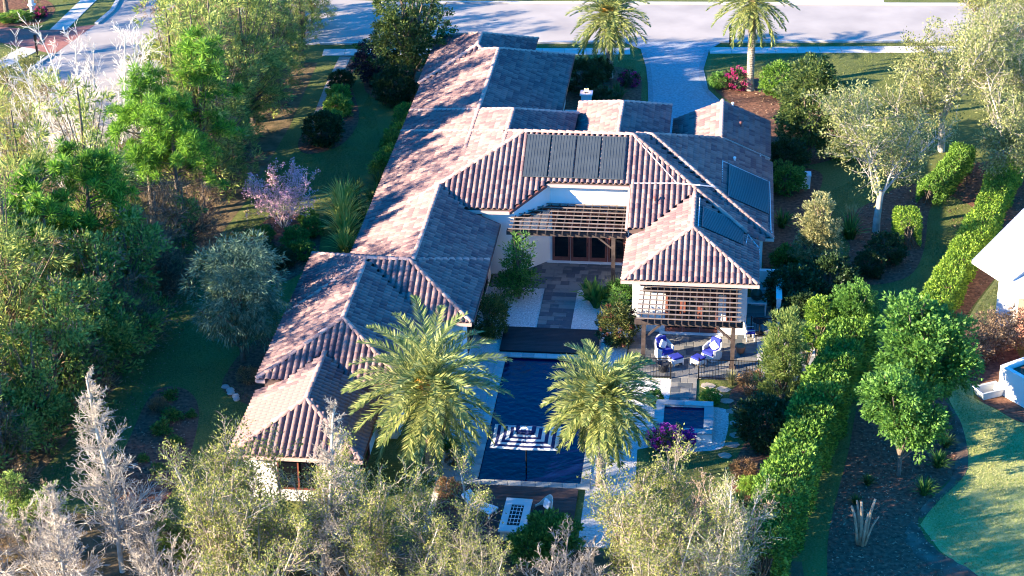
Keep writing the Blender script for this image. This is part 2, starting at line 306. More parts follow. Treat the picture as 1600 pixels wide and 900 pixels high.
# slate paving laid stone by stone
def paving(name, rects, size, z, mat, gap=0.012, jit=0.004, holes=()):
    root = tag(link(name, None), kind='structure')
    lens = [size, size*1.5, size*1.0, size*0.75]
    m = MB()
    for (x0, x1, y0, y1) in rects:
        m.add([(x0, y0, z), (x1, y0, z), (x1, y1, z), (x0, y1, z)], [(0, 1, 2, 3)])
        ny = max(1, int(round((y1-y0)/size))); dy = (y1-y0)/ny
        for j in range(ny):
            x = x0
            while x < x1-0.05:
                l = random.choice(lens); l = l if x+l < x1-0.15 else x1-x
                if not any(a < x+l/2 < b and c < y0+dy*(j+.5) < d for a, b, c, d in holes):
                    link('paving_stone', slab_mesh(round(l-gap, 2), dy-gap, 0.035, mat), root, (x+l/2, y0+dy*(j+.5), z+0.0175+random.uniform(0, jit)))
                x += l
    j = m.build('mortar_bed', M('grey_mortar', (0.16, 0.16, 0.16)), root)
    return root
paving('courtyard_paving', [(-1.75, 5.9, 14.0, 17.2), (1.15, 2.9, 9.35, 14.0)], 0.46, 0.012, SLATE)
paving('patio_paving', [(5.95, 12.3, 4.75, 9.5), (8.2, 9.45, 1.8, 4.75)], 0.46, 0.012, SLATE)
paving('terrace_paving', [(12.3, 15.2, 4.3, 9.5), (11.8, 13.1, 9.5, 13.3)], 0.62, 0.011, M('pale_flagstone', (0.42, 0.40, 0.37), col2=(0.26, 0.26, 0.26), objrnd=0.9, scale=1.5))
paving('poolside_paving', [(-1.75, -0.52, -1.0, 6.6), (-1.75, -0.52, -6.6, -2.2)], 0.61, 0.012, LIMES)
# stepping stones in the grass
root = tag(link('stepping_stones', None), kind='structure')
for (x, y, r) in [(10.0, 4.1, .42), (10.7, 3.8, .38), (10.3, 3.2, .45), (10.9, 2.7, .36), (11.2, 1.7, .34), (11.4, 0.6, .36), (11.35, -0.5, .34), (11.2, -1.4, .38), (10.9, -2.4, .36), (12.3, 4.1, .4)]:
    n = 7; poly = [(r*random.uniform(.75, 1.1)*math.cos(6.283*k/n), .8*r*random.uniform(.75, 1.1)*math.sin(6.283*k/n)) for k in range(n)]
    MB().prism(poly, 0.0, 0.03).build('stepping_stone', M('sandstone', (0.45, 0.38, 0.29), col2=(0.3, 0.25, 0.2), objrnd=.5), root, loc=(x, y, 0.004))

# pool
def pool():
    r = tag(link('swimming_pool', None), kind='structure')
    m = MB(); x0, x1, y0, y1 = -0.1, 4.6, -5.5, 6.25
    for a, b in (((x0, y0), (x1, y0)), ((x1, y0), (x1, y1)), ((x1, y1), (x0, y1)), ((x0, y1), (x0, y0))):
        m.add([(*a, -1.5), (*b, -1.5), (*b, 0.0), (*a, 0.0)], [(0, 3, 2, 1)])
    m.add([(x0, y0, -1.5), (x1, y0, -1.5), (x1, y1, -1.5), (x0, y1, -1.5)], [(0, 1, 2, 3)]); m.build('basin', BASIN, r)
    nx, ny = 2, 2
    MB().add([(x0, y0, -.07), (x1, y0, -.07), (x1, y1, -.07), (x0, y1, -.07)], [(0, 1, 2, 3)]).build('water', WATER, r)
    w = 0.4
    def run(a, b, n, horiz):
        for k in range(n):
            t0 = a + (b-a)*k/n; l = (b-a)/n
            for s in horiz:
                if s[0] == 'x': link('coping_stone', slab_mesh(l-.01, w, 0.06, LIMES), r, (t0+l/2, s[1], 0.03))
                else: link('coping_stone', slab_mesh(l-.01, w, 0.06, LIMES), r, (s[1], t0+l/2, 0.03), math.pi/2)
    run(x0-w, x1+w, 9, [('x', y0-w/2+.05), ('x', y1+w/2-.05)])
    run(y0+.05, y1-.05, 19, [('y', x0-w/2+.05), ('y', x1+w/2-.05)])
pool()
def deck(name, x0, x1, y0, y1, z, mat, label, cat):
    t = thing(name, label, cat, ((x0+x1)/2, (y0+y1)/2, 0.0)); hx, hy = (x1-x0)/2, (y1-y0)/2
    m = MB(); n = int((y1-y0)/0.145); d = (y1-y0)/n
    for k in range(n): m.box((0, -hy+d*(k+.5), z-.014), (2*hx, d-.006, .028))
    tag(m.build('deck_boards', mat, t), kind='stuff')
    MB().box((0, 0, (z-.03)/2), (2*hx-.04, 2*hy-.04, z-.031)).build('frame', BLACK, t)
deck('pool_deck', -0.45, 4.45, 6.72, 9.3, 0.12, DECK, 'black boarded deck at the far end of the pool, below the slate path', 'deck')
deck('pool_deck', -1.6, 4.5, -10.6, -6.0, 0.12, DECK2, 'brown boarded deck at the near end of the pool, behind the bottom trees', 'deck')
# ------------------------------------------------------------------ the house: roof planes over rectangular wings
S0 = 0.44
class Wing:
    def __init__(s, W, E, S, N, ze, sl=None, mask=None):
        s.W, s.E, s.S, s.N, s.ze, s.mask = W, E, S, N, ze, mask
        s.sl = dict(W=S0, E=S0, S=S0, N=S0); s.sl.update(sl or {})     # slope per side, None = gable end
    def planes(s, x, y):
        d = dict(W=x-s.W, E=s.E-x, S=y-s.S, N=s.N-y)
        return {k: s.ze + s.sl[k]*d[k] for k in d if s.sl[k] is not None}
    def h(s, x, y, pad=0.0):
        x = np.asarray(x, float); y = np.asarray(y, float)
        z = np.minimum.reduce([v for v in s.planes(x, y).values()])
        ok = (x >= s.W-pad) & (x <= s.E+pad) & (y >= s.S-pad) & (y <= s.N+pad)
        if s.mask is not None: ok &= s.mask(x, y)
        return np.where(ok, z, -9.0)
    def bare(s, x, y): return np.minimum.reduce([v for v in s.planes(x, y).values()])
def bmask(x, y):
    lim = np.where(x < -0.8, 15.1, np.where(x < 1.0, 15.1+(x+.8)*1.9/1.8, np.where(x < 5.4, 17.0, 14.2)))
    return y >= lim
WINGS = dict(
    A1=Wing(-8.5, 0.5, 21, 41.4, 3.1, dict(W=.395, E=.42, S=None)),
    P=Wing(-8.7, -2.1, 35.6, 44.4, 3.1),
    A2=Wing(-8.5, 4.6, 19.5, 31.0, 3.1, dict(W=.395, S=None), lambda x, y: x <= 1.75),
    B=Wing(-8.5, 12.56, 13.34, 27.66, 3.1, dict(W=.395), bmask),
    C=Wing(5.5, 12.25, 9.0, 19.0, 3.1, dict(N=None)),
    D=Wing(-3, 13.0, 14.6, 27.8, 3.1, dict(W=None), lambda x, y: (x > 5.4) & (y < 24.7)),
    E=Wing(1.7, 7.1, 22.5, 30.8, 4.0, dict(S=None)),
    F=Wing(7.3, 12.9, 25.4, 31.0, 3.1, dict(S=None, N=None)),
    G=Wing(-8.5, -1.35, 7.25, 17.0, 3.1, dict(W=.395, S=None, N=None), lambda x, y: (y <= 15.2) | (x < -3.0)),
    H1=Wing(-10.5, -1.4, 3.7, 10.7, 3.1),
    H2=Wing(-10.5, -3.6, -2.7, 10.7, 3.1),
    I=Wing(-10.5, -4.7, -8.4, 1.0, 2.5, dict(N=None)))
def top(x, y, skip=None):
    return np.maximum.reduce([w.h(x, y) for k, w in WINGS.items() if k != skip])

HOUSE = thing('courtyard_house', 'large single-storey white house with brown clay tile hip roofs round a courtyard', 'house', (2.0, 16.0, 0.0))
HO = np.array((2.0, 16.0, 0.0))
def hmb(mb, name, mats, parent=HOUSE, **k):
    mb.v = [(v[0]-HO[0], v[1]-HO[1], v[2]-HO[2]) for v in mb.v]; return mb.build(name, mats, parent, **k)

def roof():
    # underlay: grid following the highest plane, a little below the tiles
    st = 0.14; xs = np.arange(-10.4, 13.0, st); ys = np.arange(-8.3, 44.3, st)
    X, Y = np.meshgrid(xs, ys, indexing='ij'); Z = top(X, Y); ok = Z > 0
    idx = -np.ones(X.shape, int); idx[ok] = np.arange(ok.sum())
    V = np.stack([X[ok]-HO[0], Y[ok]-HO[1], Z[ok]-0.05], 1)
    a, b, c, d = idx[:-1, :-1], idx[1:, :-1], idx[1:, 1:], idx[:-1, 1:]
    F = np.stack([a, b, c, d], -1).reshape(-1, 4); F = F[(F >= 0).all(1)]
    zz = V[F][:, :, 2]; F = F[(zz.max(1)-zz.min(1)) < 0.45]
    R = link('roof', mesh_np('roof', V, F, UNDER), HOUSE)
    # one S-profile tile: u across, v up the slope, n off the roof
    wv, lv, cov = 0.30, 0.40, 0.345
    prof = [(0.0, 0.0), (0.075, 0.0), (0.092, 0.058), (0.134, 0.102), (0.19, 0.118), (0.246, 0.102), (0.288, 0.058), (0.302, 0.0)]
    n = len(prof); T = []
    for v, lift in ((0.0, 0.042), (lv, 0.006)): T += [(u-.15, v-.16, q+lift) for u, q in prof]
    T += [(u-.15, -.16, q+0.012) for u, q in prof]
    T = np.array(T)
    TF = [(i, i+1, n+i+1, n+i) for i in range(n-1)] + [(2*n+i, 2*n+i+1, i+1, i) for i in range(n-1)]
    recs = []
    sides = dict(W=((0, -1), (1, 0)), E=((0, 1), (-1, 0)), S=((1, 0), (0, 1)), N=((-1, 0), (0, -1)))
    order = list(WINGS)
    for wi, (key, w) in enumerate(WINGS.items()):
        for sd, (eu, ev) in sides.items():
            s = w.sl[sd]
            if s is None: continue
            c = 1/math.sqrt(1+s*s); step = cov*c
            eu, ev = np.array(eu, float), np.array(ev, float)
            depth = (w.E-w.W) if sd in 'WE' else (w.N-w.S); rows = np.arange(int(depth/step)+1)
            lo, hi = (w.S, w.N) if sd in 'WE' else (w.W, w.E)
            us = np.arange(math.floor(lo/wv)*wv, hi+wv, wv)+wv/2
            Dg, U = np.meshgrid(rows*step+.15*c, us, indexing='ij'); Dg, U = Dg.ravel(), U.ravel()
            if sd == 'W': x, y = w.W+Dg, U
            elif sd == 'E': x, y = w.E-Dg, U
            elif sd == 'S': x, y = U, w.S+Dg
            else: x, y = U, w.N-Dg
            z = w.ze+s*Dg
            own = w.h(x, y); keep = (own > 0) & (z <= own+0.012)
            for oj, ok2 in enumerate(order):
                if ok2 == key: continue
                oh = WINGS[ok2].h(x, y); keep &= oh <= z + (0.03 if oj > wi else -0.005)
            # lay tiles only where the camera side could see them or light falls; all slopes are tiled
            for xx, yy, zz2 in zip(x[keep], y[keep], z[keep]):
                recs.append((key, sd, xx, yy, zz2, eu, ev, s))
    P = np.array([(r[2], r[3], r[4]) for r in recs]); dist = np.linalg.norm(P-CAM, axis=1)
    # the 300 tiles nearest the viewer are single parts, on the sides the photograph shows
    vis = np.array([r[1] in 'WES' for r in recs]); far = np.where(vis, dist, 1e9)
    near = set(np.argsort(far)[:300].tolist())
    me = mesh_np('roof_tile', T, TF, TILE)
    V, F, k = [], [], 0; TFa = np.array(TF)
    for i, (key, sd, x, y, z, eu, ev, s) in enumerate(recs):
        c = 1/math.sqrt(1+s*s)
        u3 = np.array((eu[0], eu[1], 0.)); v3 = np.array((ev[0]*c, ev[1]*c, s*c)); n3 = np.cross(u3, v3)
        jit = random.uniform(-.004, .006)
        if i in near:
            o = link('roof_tile', me, R)
            o.matrix_local = Matrix(((u3[0], v3[0], n3[0], x-HO[0]), (u3[1], v3[1], n3[1], y-HO[1]), (u3[2], v3[2], n3[2], z+jit), (0, 0, 0, 1)))
        else:
            q = np.array((x, y, z+jit)) + T[:, :1]*u3 + T[:, 1:2]*v3 + T[:, 2:]*n3
            lim = WINGS[key].bare(q[:, 0], q[:, 1]) + T[:, 2]*1.05 + 0.01
            q[:, 2] = np.minimum(q[:, 2], lim)
            V.append(q-HO); F.append(TFa+k); k += len(T)
    tag(link('roof_tiles', mesh_np('roof_tiles', np.concatenate(V), np.concatenate(F), TILE), R), kind='stuff')
    # ridge and hip caps
    lines = []
    def L(a, b, key): lines.append((np.array(a, float), np.array(b, float), key))
    for key, w in WINGS.items():
        sw, se, ss, sn = (w.sl[q] for q in 'WESN')
        if key in ('B', 'D', 'H1'):
            # ridge along x
            yr = (w.S*ss + w.N*sn)/(ss+sn); zr = w.ze+ss*(yr-w.S)
            xw = w.W+(zr-w.ze)/sw if sw else w.W; xe = w.E-(zr-w.ze)/se
            L((xw, yr, zr), (xe, yr, zr), key)
            for (cx, xr, s_) in ((w.W, xw, sw), (w.E, xe, se)):
                if s_:
                    L((cx, w.S, w.ze), (xr, yr, zr), key); L((cx, w.N, w.ze), (xr, yr, zr), key)
        else:
            xr = (w.W*sw + w.E*se)/(sw+se); zr = w.ze+sw*(xr-w.W)
            ys_ = w.S+(zr-w.ze)/ss if ss else w.S; yn = w.N-(zr-w.ze)/sn if sn else w.N
            if yn > ys_+.05: L((xr, ys_, zr), (xr, yn, zr), key)
            for (cy, yr, s_) in ((w.S, ys_, ss), (w.N, yn, sn)):
                if s_:
                    L((w.W, cy, w.ze), (xr, yr, zr), key); L((w.E, cy, w.ze), (xr, yr, zr), key)
    cl = 0.44; ns = 6; CV = []
    for t, r, z in ((0.0, .135, .055), (cl+.06, .112, .028)):
        CV += [(t, -r*math.cos(math.pi*k/ns), r*.78*math.sin(math.pi*k/ns)+z-.03) for k in range(ns+1)]
    CF = [(k, ns+1+k, ns+2+k, k+1) for k in range(ns)]; CV.append((0, 0, 0.0)); CF += [(k, k+1, 2*ns+2) for k in range(ns)]
    cm = bpy.data.meshes.new('ridge_cap'); cm.from_pydata(CV, [], CF); cm.materials.append(CAPM); cm.update()
    for p in cm.polygons: p.use_smooth = True
    caps = []
    for a, b, key in lines:
        d = b-a; Ln = np.linalg.norm(d); u = d/Ln; nn = max(1, int(Ln/cl))
        for k in range(nn):
            p = a+u*Ln*k/nn; q = p+u*.2
            if WINGS[key].mask is not None and not bool(WINGS[key].mask(q[0], q[1])): continue
            if top(q[0], q[1], key) > q[2]+0.06: continue
            if any(np.linalg.norm(q-c[2]) < .2 for c in caps): continue
            caps.append((p, u, q))
    caps.sort(key=lambda c: np.linalg.norm(c[0]-CAM))
    print('tiles', len(recs), 'caps', len(caps))
    rest = MB()
    for i, (p, u, q) in enumerate(caps):
        x = Vector(u); y = Vector((0, 0, 1)).cross(x).normalized(); z = x.cross(y)
        mt = Matrix(((x.x, y.x, z.x, p[0]-HO[0]), (x.y, y.y, z.y, p[1]-HO[1]), (x.z, y.z, z.z, p[2]+.05), (0, 0, 0, 1)))
        if i < 300:
            o = link('ridge_cap', cm, R); o.matrix_local = mt
        else: rest.add([mt @ Vector(v) for v in CV], CF)
    if rest.v: tag(rest.build('ridge_caps', CAPM, R, smooth=True), kind='stuff')
    # eave boards and gutters
    def eave(pts, name='gutter', mat=FASCIA, dz=-0.07, w=0.13, h=0.15):
        m = MB()
        for a, b in zip(pts[:-1], pts[1:]): m.bar((a[0], a[1], a[2]+dz), (b[0], b[1], b[2]+dz), w, h)
        hmb(m, name, mat, R)
    e = 3.1
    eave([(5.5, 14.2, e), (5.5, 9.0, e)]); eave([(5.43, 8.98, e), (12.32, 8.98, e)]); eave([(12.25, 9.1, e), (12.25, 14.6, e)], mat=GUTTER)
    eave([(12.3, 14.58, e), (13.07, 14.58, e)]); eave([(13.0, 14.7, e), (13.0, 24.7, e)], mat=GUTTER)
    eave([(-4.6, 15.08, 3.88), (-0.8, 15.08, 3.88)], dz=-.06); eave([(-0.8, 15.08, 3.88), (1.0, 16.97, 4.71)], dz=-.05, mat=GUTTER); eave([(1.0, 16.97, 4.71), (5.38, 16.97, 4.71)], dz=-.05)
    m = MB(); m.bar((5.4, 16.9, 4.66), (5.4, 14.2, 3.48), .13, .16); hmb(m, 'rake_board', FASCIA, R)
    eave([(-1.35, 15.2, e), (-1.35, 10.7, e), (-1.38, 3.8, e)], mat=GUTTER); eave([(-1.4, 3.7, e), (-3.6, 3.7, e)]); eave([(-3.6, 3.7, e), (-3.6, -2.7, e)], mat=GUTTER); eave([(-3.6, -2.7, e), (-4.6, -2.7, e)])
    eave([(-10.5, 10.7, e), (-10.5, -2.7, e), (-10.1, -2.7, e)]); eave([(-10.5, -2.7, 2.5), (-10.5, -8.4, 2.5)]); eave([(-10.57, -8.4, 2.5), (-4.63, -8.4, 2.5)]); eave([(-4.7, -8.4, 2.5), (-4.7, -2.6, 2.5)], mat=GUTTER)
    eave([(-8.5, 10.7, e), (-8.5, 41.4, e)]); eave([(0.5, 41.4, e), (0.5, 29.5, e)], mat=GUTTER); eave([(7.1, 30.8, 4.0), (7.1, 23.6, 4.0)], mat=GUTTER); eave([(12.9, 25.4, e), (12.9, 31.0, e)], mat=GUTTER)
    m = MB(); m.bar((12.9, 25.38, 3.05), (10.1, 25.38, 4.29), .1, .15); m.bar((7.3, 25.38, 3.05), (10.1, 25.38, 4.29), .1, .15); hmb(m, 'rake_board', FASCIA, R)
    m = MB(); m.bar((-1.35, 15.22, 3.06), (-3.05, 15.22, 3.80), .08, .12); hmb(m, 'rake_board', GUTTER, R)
    # soffits under the overhangs that show
    return R
ROOF = roof()

def walls():
    def wbox(x0, x1, y0, y1, z, name='wall'):
        m = MB(); m.prism([(x0, y0), (x1, y0), (x1, y1), (x0, y1)], 0, z); return hmb(m, name, STUCCO)
    wbox(-10.0, -5.2, -7.9, -2.25, 2.42); wbox(-10.0, -4.1, -2.2, 10.15, 3.02); wbox(-4.1, -1.9, 4.2, 10.15, 3.02)
    wbox(-8.0, -1.85, 10.2, 15.2, 3.02); wbox(-8.0, 0.0, 20, 40.9, 3.02); wbox(-8.2, -2.6, 41, 43.9, 3.02)
    wbox(6.0, 11.75, 9.55, 14.9, 3.02); wbox(5.95, 12.5, 15.1, 24.6, 3.02); wbox(2.2, 6.6, 25, 30.3, 3.9); wbox(0.1, 6, 20, 25, 4.5)
    m = MB(); m.prism([(-3.2, 15.5), (-0.62, 15.5), (1.12, 17.4), (5.95, 17.4), (5.95, 20), (-3.2, 20)], 0, [3.85, 3.85, 4.68, 4.68, 4.9, 4.6]); hmb(m, 'courtyard_wall', STUCCO)
    m = MB(); m.prism([(7.8, 25.9), (12.4, 25.9), (12.4, 30.6), (7.8, 30.6)], 0, 3.05)
    m.add([(7.8, 25.9, 3.05), (12.4, 25.9, 3.05), (10.1, 25.9, 4.08)], [(0, 1, 2)]); hmb(m, 'gable_wall', STUCCO)
    # turret-like curved bay between the gable and the right wing
    m = MB(); pr = [(10.6+1.8*math.cos(a), 25.0+1.2*math.sin(a)) for a in np.linspace(-math.pi/2, 0.0, 8)] + [(12.4, 25.9), (10.6, 25.9)]
    m.prism(pr, 0, 3.7 if False else 3.3); hmb(m, 'curved_bay', STUCCO)
    # flare of wall under the street wing eave, where the eave line steps
walls()
def door(x, y, w, h, yaw=0.0, z=0.06):
    d = link('french_door', None, HOUSE, (x-HO[0], y-HO[1], z), yaw)
    m = MB(); fw = 0.13
    m.box((-w/2+fw/2, 0, h/2), (fw, .07, h)); m.box((w/2-fw/2, 0, h/2), (fw, .07, h)); m.box((0, 0, .13), (w-2*fw, .07, .26)); m.box((0, 0, h-.09), (w-2*fw, .07, .18))
    if h > 2.6: m.box((0, 0, 2.2), (w-2*fw, .07, .14))
    me = m.mesh('door_frame', MAHOG)
    f = link('door_frame', me, d); g = MB().box((0, .01, h/2), (w-2*fw, .02, h-.4)).build('pane', GLASS, d)
    MB().box((w/2-fw*.5, -.05, 1.05), (.03, .04, .22)).build('handle', BLACK, d)
    return d
for k in range(4): door(1.75+1.0*k, 17.36, 0.98, 3.0)
for k in range(3): door(8.1+.89*k, 9.51, 0.87, 2.3)
hmb(MB().box((3.3, 17.25, .05), (4.6, .3, .1)), 'threshold', STUCCO); hmb(MB().box((9.0, 9.4, .045), (3.2, .3, .09)), 'threshold', STUCCO)
# windows on the rear-left wing
def window(x, y, z, w, h, yaw):
    d = link('window', None, HOUSE, (x-HO[0], y-HO[1], z), yaw)
    m = MB()
    for a in (-w/2, 0, w/2): m.box((a, 0, 0), (.07, .08, h+.07))
    for a in (-h/2, h/2): m.box((0, -.003, a), (w+.07, .08, .07))
    m.build('frame', MAHOG, d); MB().box((0, .02, 0), (w-.04, .03, h-.04)).build('pane', GLASS, d)
window(-7.6, -7.92, 1.4, 1.8, 1.5, 0); window(-5.18, -5.2, 1.2, 2.2, 2.0, math.pi/2); window(-4.08, 0.8, 1.3, 2.6, 2.1, math.pi/2); window(-1.88, 6.8, 1.4, 2.2, 1.9, math.pi/2); window(-1.83, 12.4, 1.4, 1.8, 1.7, math.pi/2)
window(11.0, 9.53, 1.5, .5, 1.5, 0)
# solar collectors and pipework lying on the roof
def panel(cx, cy, w, l, sd, wing, label, lift=.175, mat=None):
    s = S0; c = 1/math.sqrt(1+s*s); pl = {'S': ((1, 0, 0), (0, c, s*c)), 'E': ((0, 1, 0), (-c, 0, s*c))}[sd]
    u, v = Vector(pl[0]), Vector(pl[1]); n = u.cross(v); z = float(WINGS[wing].bare(cx, cy))+lift
    t = thing('solar_collector', label, 'solar collector', (0, 0, 0)); t.matrix_world = Matrix(((u.x, v.x, n.x, cx), (u.y, v.y, n.y, cy), (u.z, v.z, n.z, z), (0, 0, 0, 1)))
    m = MB(); k = int(w/.075); d = w/k
    for i in range(k): m.box((-w/2+d*(i+.5), 0, .012*(i % 2)), (d*.97, l, .035))
    tag(m.build('absorber_strips', mat, t), kind='stuff')
    m = MB(); m.tube([(-w/2-.05, l/2, .01), (w/2+.05, l/2, .01)], .03, 6); m.build('header_pipe', mat, t)
    m = MB(); m.tube([(-w/2-.05, -l/2, .01), (w/2+.05, -l/2, .01)], .03, 6); m.build('header_pipe', mat, t)
    return t
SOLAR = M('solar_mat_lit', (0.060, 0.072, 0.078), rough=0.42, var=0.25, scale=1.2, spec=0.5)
SOLAR_SHADED = M('solar_mat_shaded', (0.014, 0.016, 0.03), rough=0.35, var=0.3, scale=1.2, spec=0.5)  # same collector material, with the shaded slopes' darkness put into the colour
for k, nm in enumerate(('first and leftmost', 'second from left', 'third from left', 'fourth and rightmost')):
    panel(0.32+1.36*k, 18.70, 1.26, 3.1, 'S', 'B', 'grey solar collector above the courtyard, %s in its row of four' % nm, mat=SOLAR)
panel(11.7, 19.25, 4.3, 2.35, 'E', 'D', 'large dark solar collector on the shaded right roof slope beside the magnolia', mat=SOLAR_SHADED)
panel(10.4, 13.85, 2.5, 2.3, 'E', 'C', 'small dark solar collector on the shaded slope above the patio wing', mat=SOLAR_SHADED)
PIPE = M('white_pvc_pipe', (0.68, 0.62, 0.6), rough=0.4, var=.1)
def rz(w, x, y, l=.13): return float(WINGS[w].bare(x, y))+l
m = MB(); m.tube([(5.5, 17.1, rz('B', 5.5, 17.1)), (7.9, 17.2, rz('B', 7.9, 17.2))], .035, 6)
m.tube([(7.9, 17.2, rz('B', 7.9, 17.2)), (5.5, 20.2, rz('B', 5.5, 20.2)), (5.45, 20.3, rz('B', 5.4, 20.3))], .03, 6)
m.tube([(7.9, 17.2, rz('B', 7.9, 17.2)), (9.1, 17.0, 4.95), (9.9, 17.3, 4.75)], .035, 6)
tag(m.build('solar_pipe', PIPE), 'white pipe running from the row of four solar collectors over the roof valley', 'pipe')
m = MB(); m.tube([(10.3, 17.0, rz('D', 10.3, 17.0)), (10.25, 21.6, rz('D', 10.25, 21.6)), (12.85, 21.55, rz('D', 12.85, 21.55)), (12.9, 15.3, rz('D', 12.9, 15.3)), (13.05, 14.6, 3.1)], .035, 6)
tag(m.build('solar_pipe', PIPE), 'white pipe framing the large dark solar collector on the right roof slope', 'pipe')
m = MB(); m.tube([(9.15, 16.0, 4.65), (9.15, 12.5, 4.6)], .03, 6); m.tube([(11.62, 13.0, rz('C', 11.62, 13.0)), (11.7, 14.2, rz('C', 11.7, 14.2)), (12.3, 13.1, 3.2), (12.32, 12.4, 3.1)], .035, 6)
tag(m.build('solar_pipe', PIPE), 'white pipe beside the small dark solar collector on the patio wing', 'pipe')
def vent(x, y, w, label, h=.35):
    z = float(top(x, y)); t = thing('roof_vent', label, 'roof vent', (x, y, z))
    MB().lathe([(.11, -.05), (.06, .06), (.05, h)], 10).build('pipe', GUTTER if 'dark' in label else WHITE, t); MB().lathe([(.09, h-.03), (.09, h+.03), (.03, h+.07)], 10).build('cap', GUTTER if 'dark' in label else WHITE, t)
vent(6.8, 16.0, 'B', 'small dark vent pipe on the sunlit slope right of the courtyard'); vent(10.9, 22.6, 'D', 'white domed vent on the right slope above the large solar collector', .22)
vent(11.2, 28.0, 'F', 'small dark vent pipe on the shaded back right roof'); vent(10.7, 30.6, 'F', 'white round vent cap at the far edge of the back right roof', .3)
m = MB()
# entry pillar with lantern, by the street side court
t = thing('lantern_pillar', 'white stucco pillar with lit lantern beside the front entry court', 'pillar', (1.6, 37.4, 0))
MB().box((0, 0, 1.05), (.62, .62, 2.1)).build('pillar', STUCCO, t); MB().box((0, 0, 2.14), (.78, .78, .1)).build('cap', STUCCO, t)
ln = MB().lathe([(.09, 0), (.12, .05), (.12, .3), (.03, .38)], 8, (0, 0, 2.19)).build('lantern', BLACK, t)
EM = M('lamp_glow', (1.0, 0.65, 0.3)); EM.node_tree.nodes['Principled BSDF'].inputs['Emission Color'].default_value = (1, .6, .25, 1); EM.node_tree.nodes['Principled BSDF'].inputs['Emission Strength'].default_value = 3.0
MB().lathe([(.09, 0), (.125, .06), (.125, .24), (.06, .28)], 8, (0, 0, 2.21)).build('lamp_glass', EM, t)
t = thing('court_wall', 'low white stucco wall between the street wing and the lantern pillar', 'wall', (.85, 37.0, 0))
MB().box((0, 0, .5), (1.0, .3, 1.0)).build('wall', STUCCO, t); MB().box((0, 0, 1.03), (1.1, .42, .07)).build('cap', STUCCO, t)
MB().box((3.2, -3.4, .5), (.3, .3, 1.0)).build('end_post', STUCCO, t)
# ------------------------------------------------------------------ pergolas
def pergola(label, x0, x1, y0, y1, z, nr, ns, posts, cut=None, braces=()):
    t = thing('pergola', label, 'pergola', ((x0+x1)/2, y0, 0)); ox, oy = (x0+x1)/2, y0
    def P(mb, name, mat): mb.v = [(v[0]-ox, v[1]-oy, v[2]) for v in mb.v]; return mb.build(name, mat, t)
    lim = lambda x: y1 if cut is None or x > cut[0] else cut[2]+(x-x0)*(y1-cut[2])/(cut[0]-x0)
    for (x, y) in posts:
        P(MB().box((x, y, (z-.2)/2), (.2, .2, z-.2)), 'post', TIMBER); P(MB().box((x, y, .1), (.3, .3, .2)), 'post_base', TIMBER)
    for dy in (-.11, .11): P(MB().box((ox, y0+.2+dy, z-.19), (x1-x0+.5, .07, .24)), 'beam', TIMBER)
    if cut: P(MB().bar((x0, cut[2], z-.15), (cut[0], y1-.05, z-.15), .08, .2), 'beam', TIMBER); P(MB().bar((cut[0], y1-.06, z-.15), (x1, y1-.06, z-.15), .08, .2), 'ledger', TIMBER)
    else: P(MB().box((ox, y1-.05, z-.16), (x1-x0, .08, .2)), 'ledger', TIMBER)
    for k in range(nr):
        x = x0+.08+(x1-x0-.16)*k/(nr-1); P(MB().box((x, (y0-.25+lim(x))/2, z+.005), (.055, lim(x)-y0+.25, .15)), 'rafter', TIMBER)
    for k in range(ns):
        y = y0-.05+(y1-y0-.1)*k/(ns-1); xs = x0-.15
        if cut and y > cut[2]: xs = x0+(y-cut[2])*(cut[0]-x0)/(y1-cut[2])
        P(MB().box(((xs+x1+.15)/2, y, z+.10), (x1+.15-xs, .06, .045)), 'slat', LATTICE)
    for a, b in braces: P(MB().bar(a, b, .09, .09), 'brace', TIMBER)
    return t
pergola('tall timber pergola with grey lattice top over the courtyard french doors', -0.6, 5.25, 13.9, 17.35, 3.4, 14, 8, [(-.45, 14.1), (4.75, 14.1), (-.45, 15.6)], cut=(1.1, 0, 15.5), braces=[((4.75, 14.1, 2.4), (3.7, 14.1, 3.25)), ((-.45, 14.1, 2.4), (.5, 14.1, 3.25))])
pergola('dark timber pergola with lattice top over the chairs on the right patio', 6.55, 11.3, 5.75, 9.4, 2.62, 15, 8, [(6.75, 5.95), (11.1, 5.95)], braces=[((6.75, 5.95, 1.5), (7.7, 5.95, 2.4)), ((11.1, 5.95, 1.5), (10.15, 5.95, 2.4))])

# ------------------------------------------------------------------ furniture
WICKER = M('white_wicker', (0.78, 0.77, 0.76), rough=0.75, var=0.2, scale=14, bump=0.5, bscale=45)
BLUE = M('royal_blue_cushion', (0.022, 0.035, 0.30), rough=0.9, var=0.25, scale=4, bump=0.1)
PILLOW = M('white_pillow', (0.82, 0.81, 0.80), rough=0.9, var=0.08, scale=4)
def shell(mb, r_out, r_in, a0, a1, z0, zf, n=14, ysc=1.0):
    vs, fs = [], []
    for i in range(n+1):
        a = a0+(a1-a0)*i/n; zt = zf(a)
        for r, z in ((r_out*.9, z0), (r_out, zt), (r_in, zt), (r_in*.95, z0)): vs.append((r*math.cos(a), r*math.sin(a)*ysc, z))
    for i in range(n):
        for k in range(4): fs.append((i*4+k, i*4+(k+1) % 4, i*4+4+(k+1) % 4, i*4+4+k))
    fs += [(3, 2, 1, 0), tuple(n*4+k for k in range(4))]
    return mb.add(vs, fs)
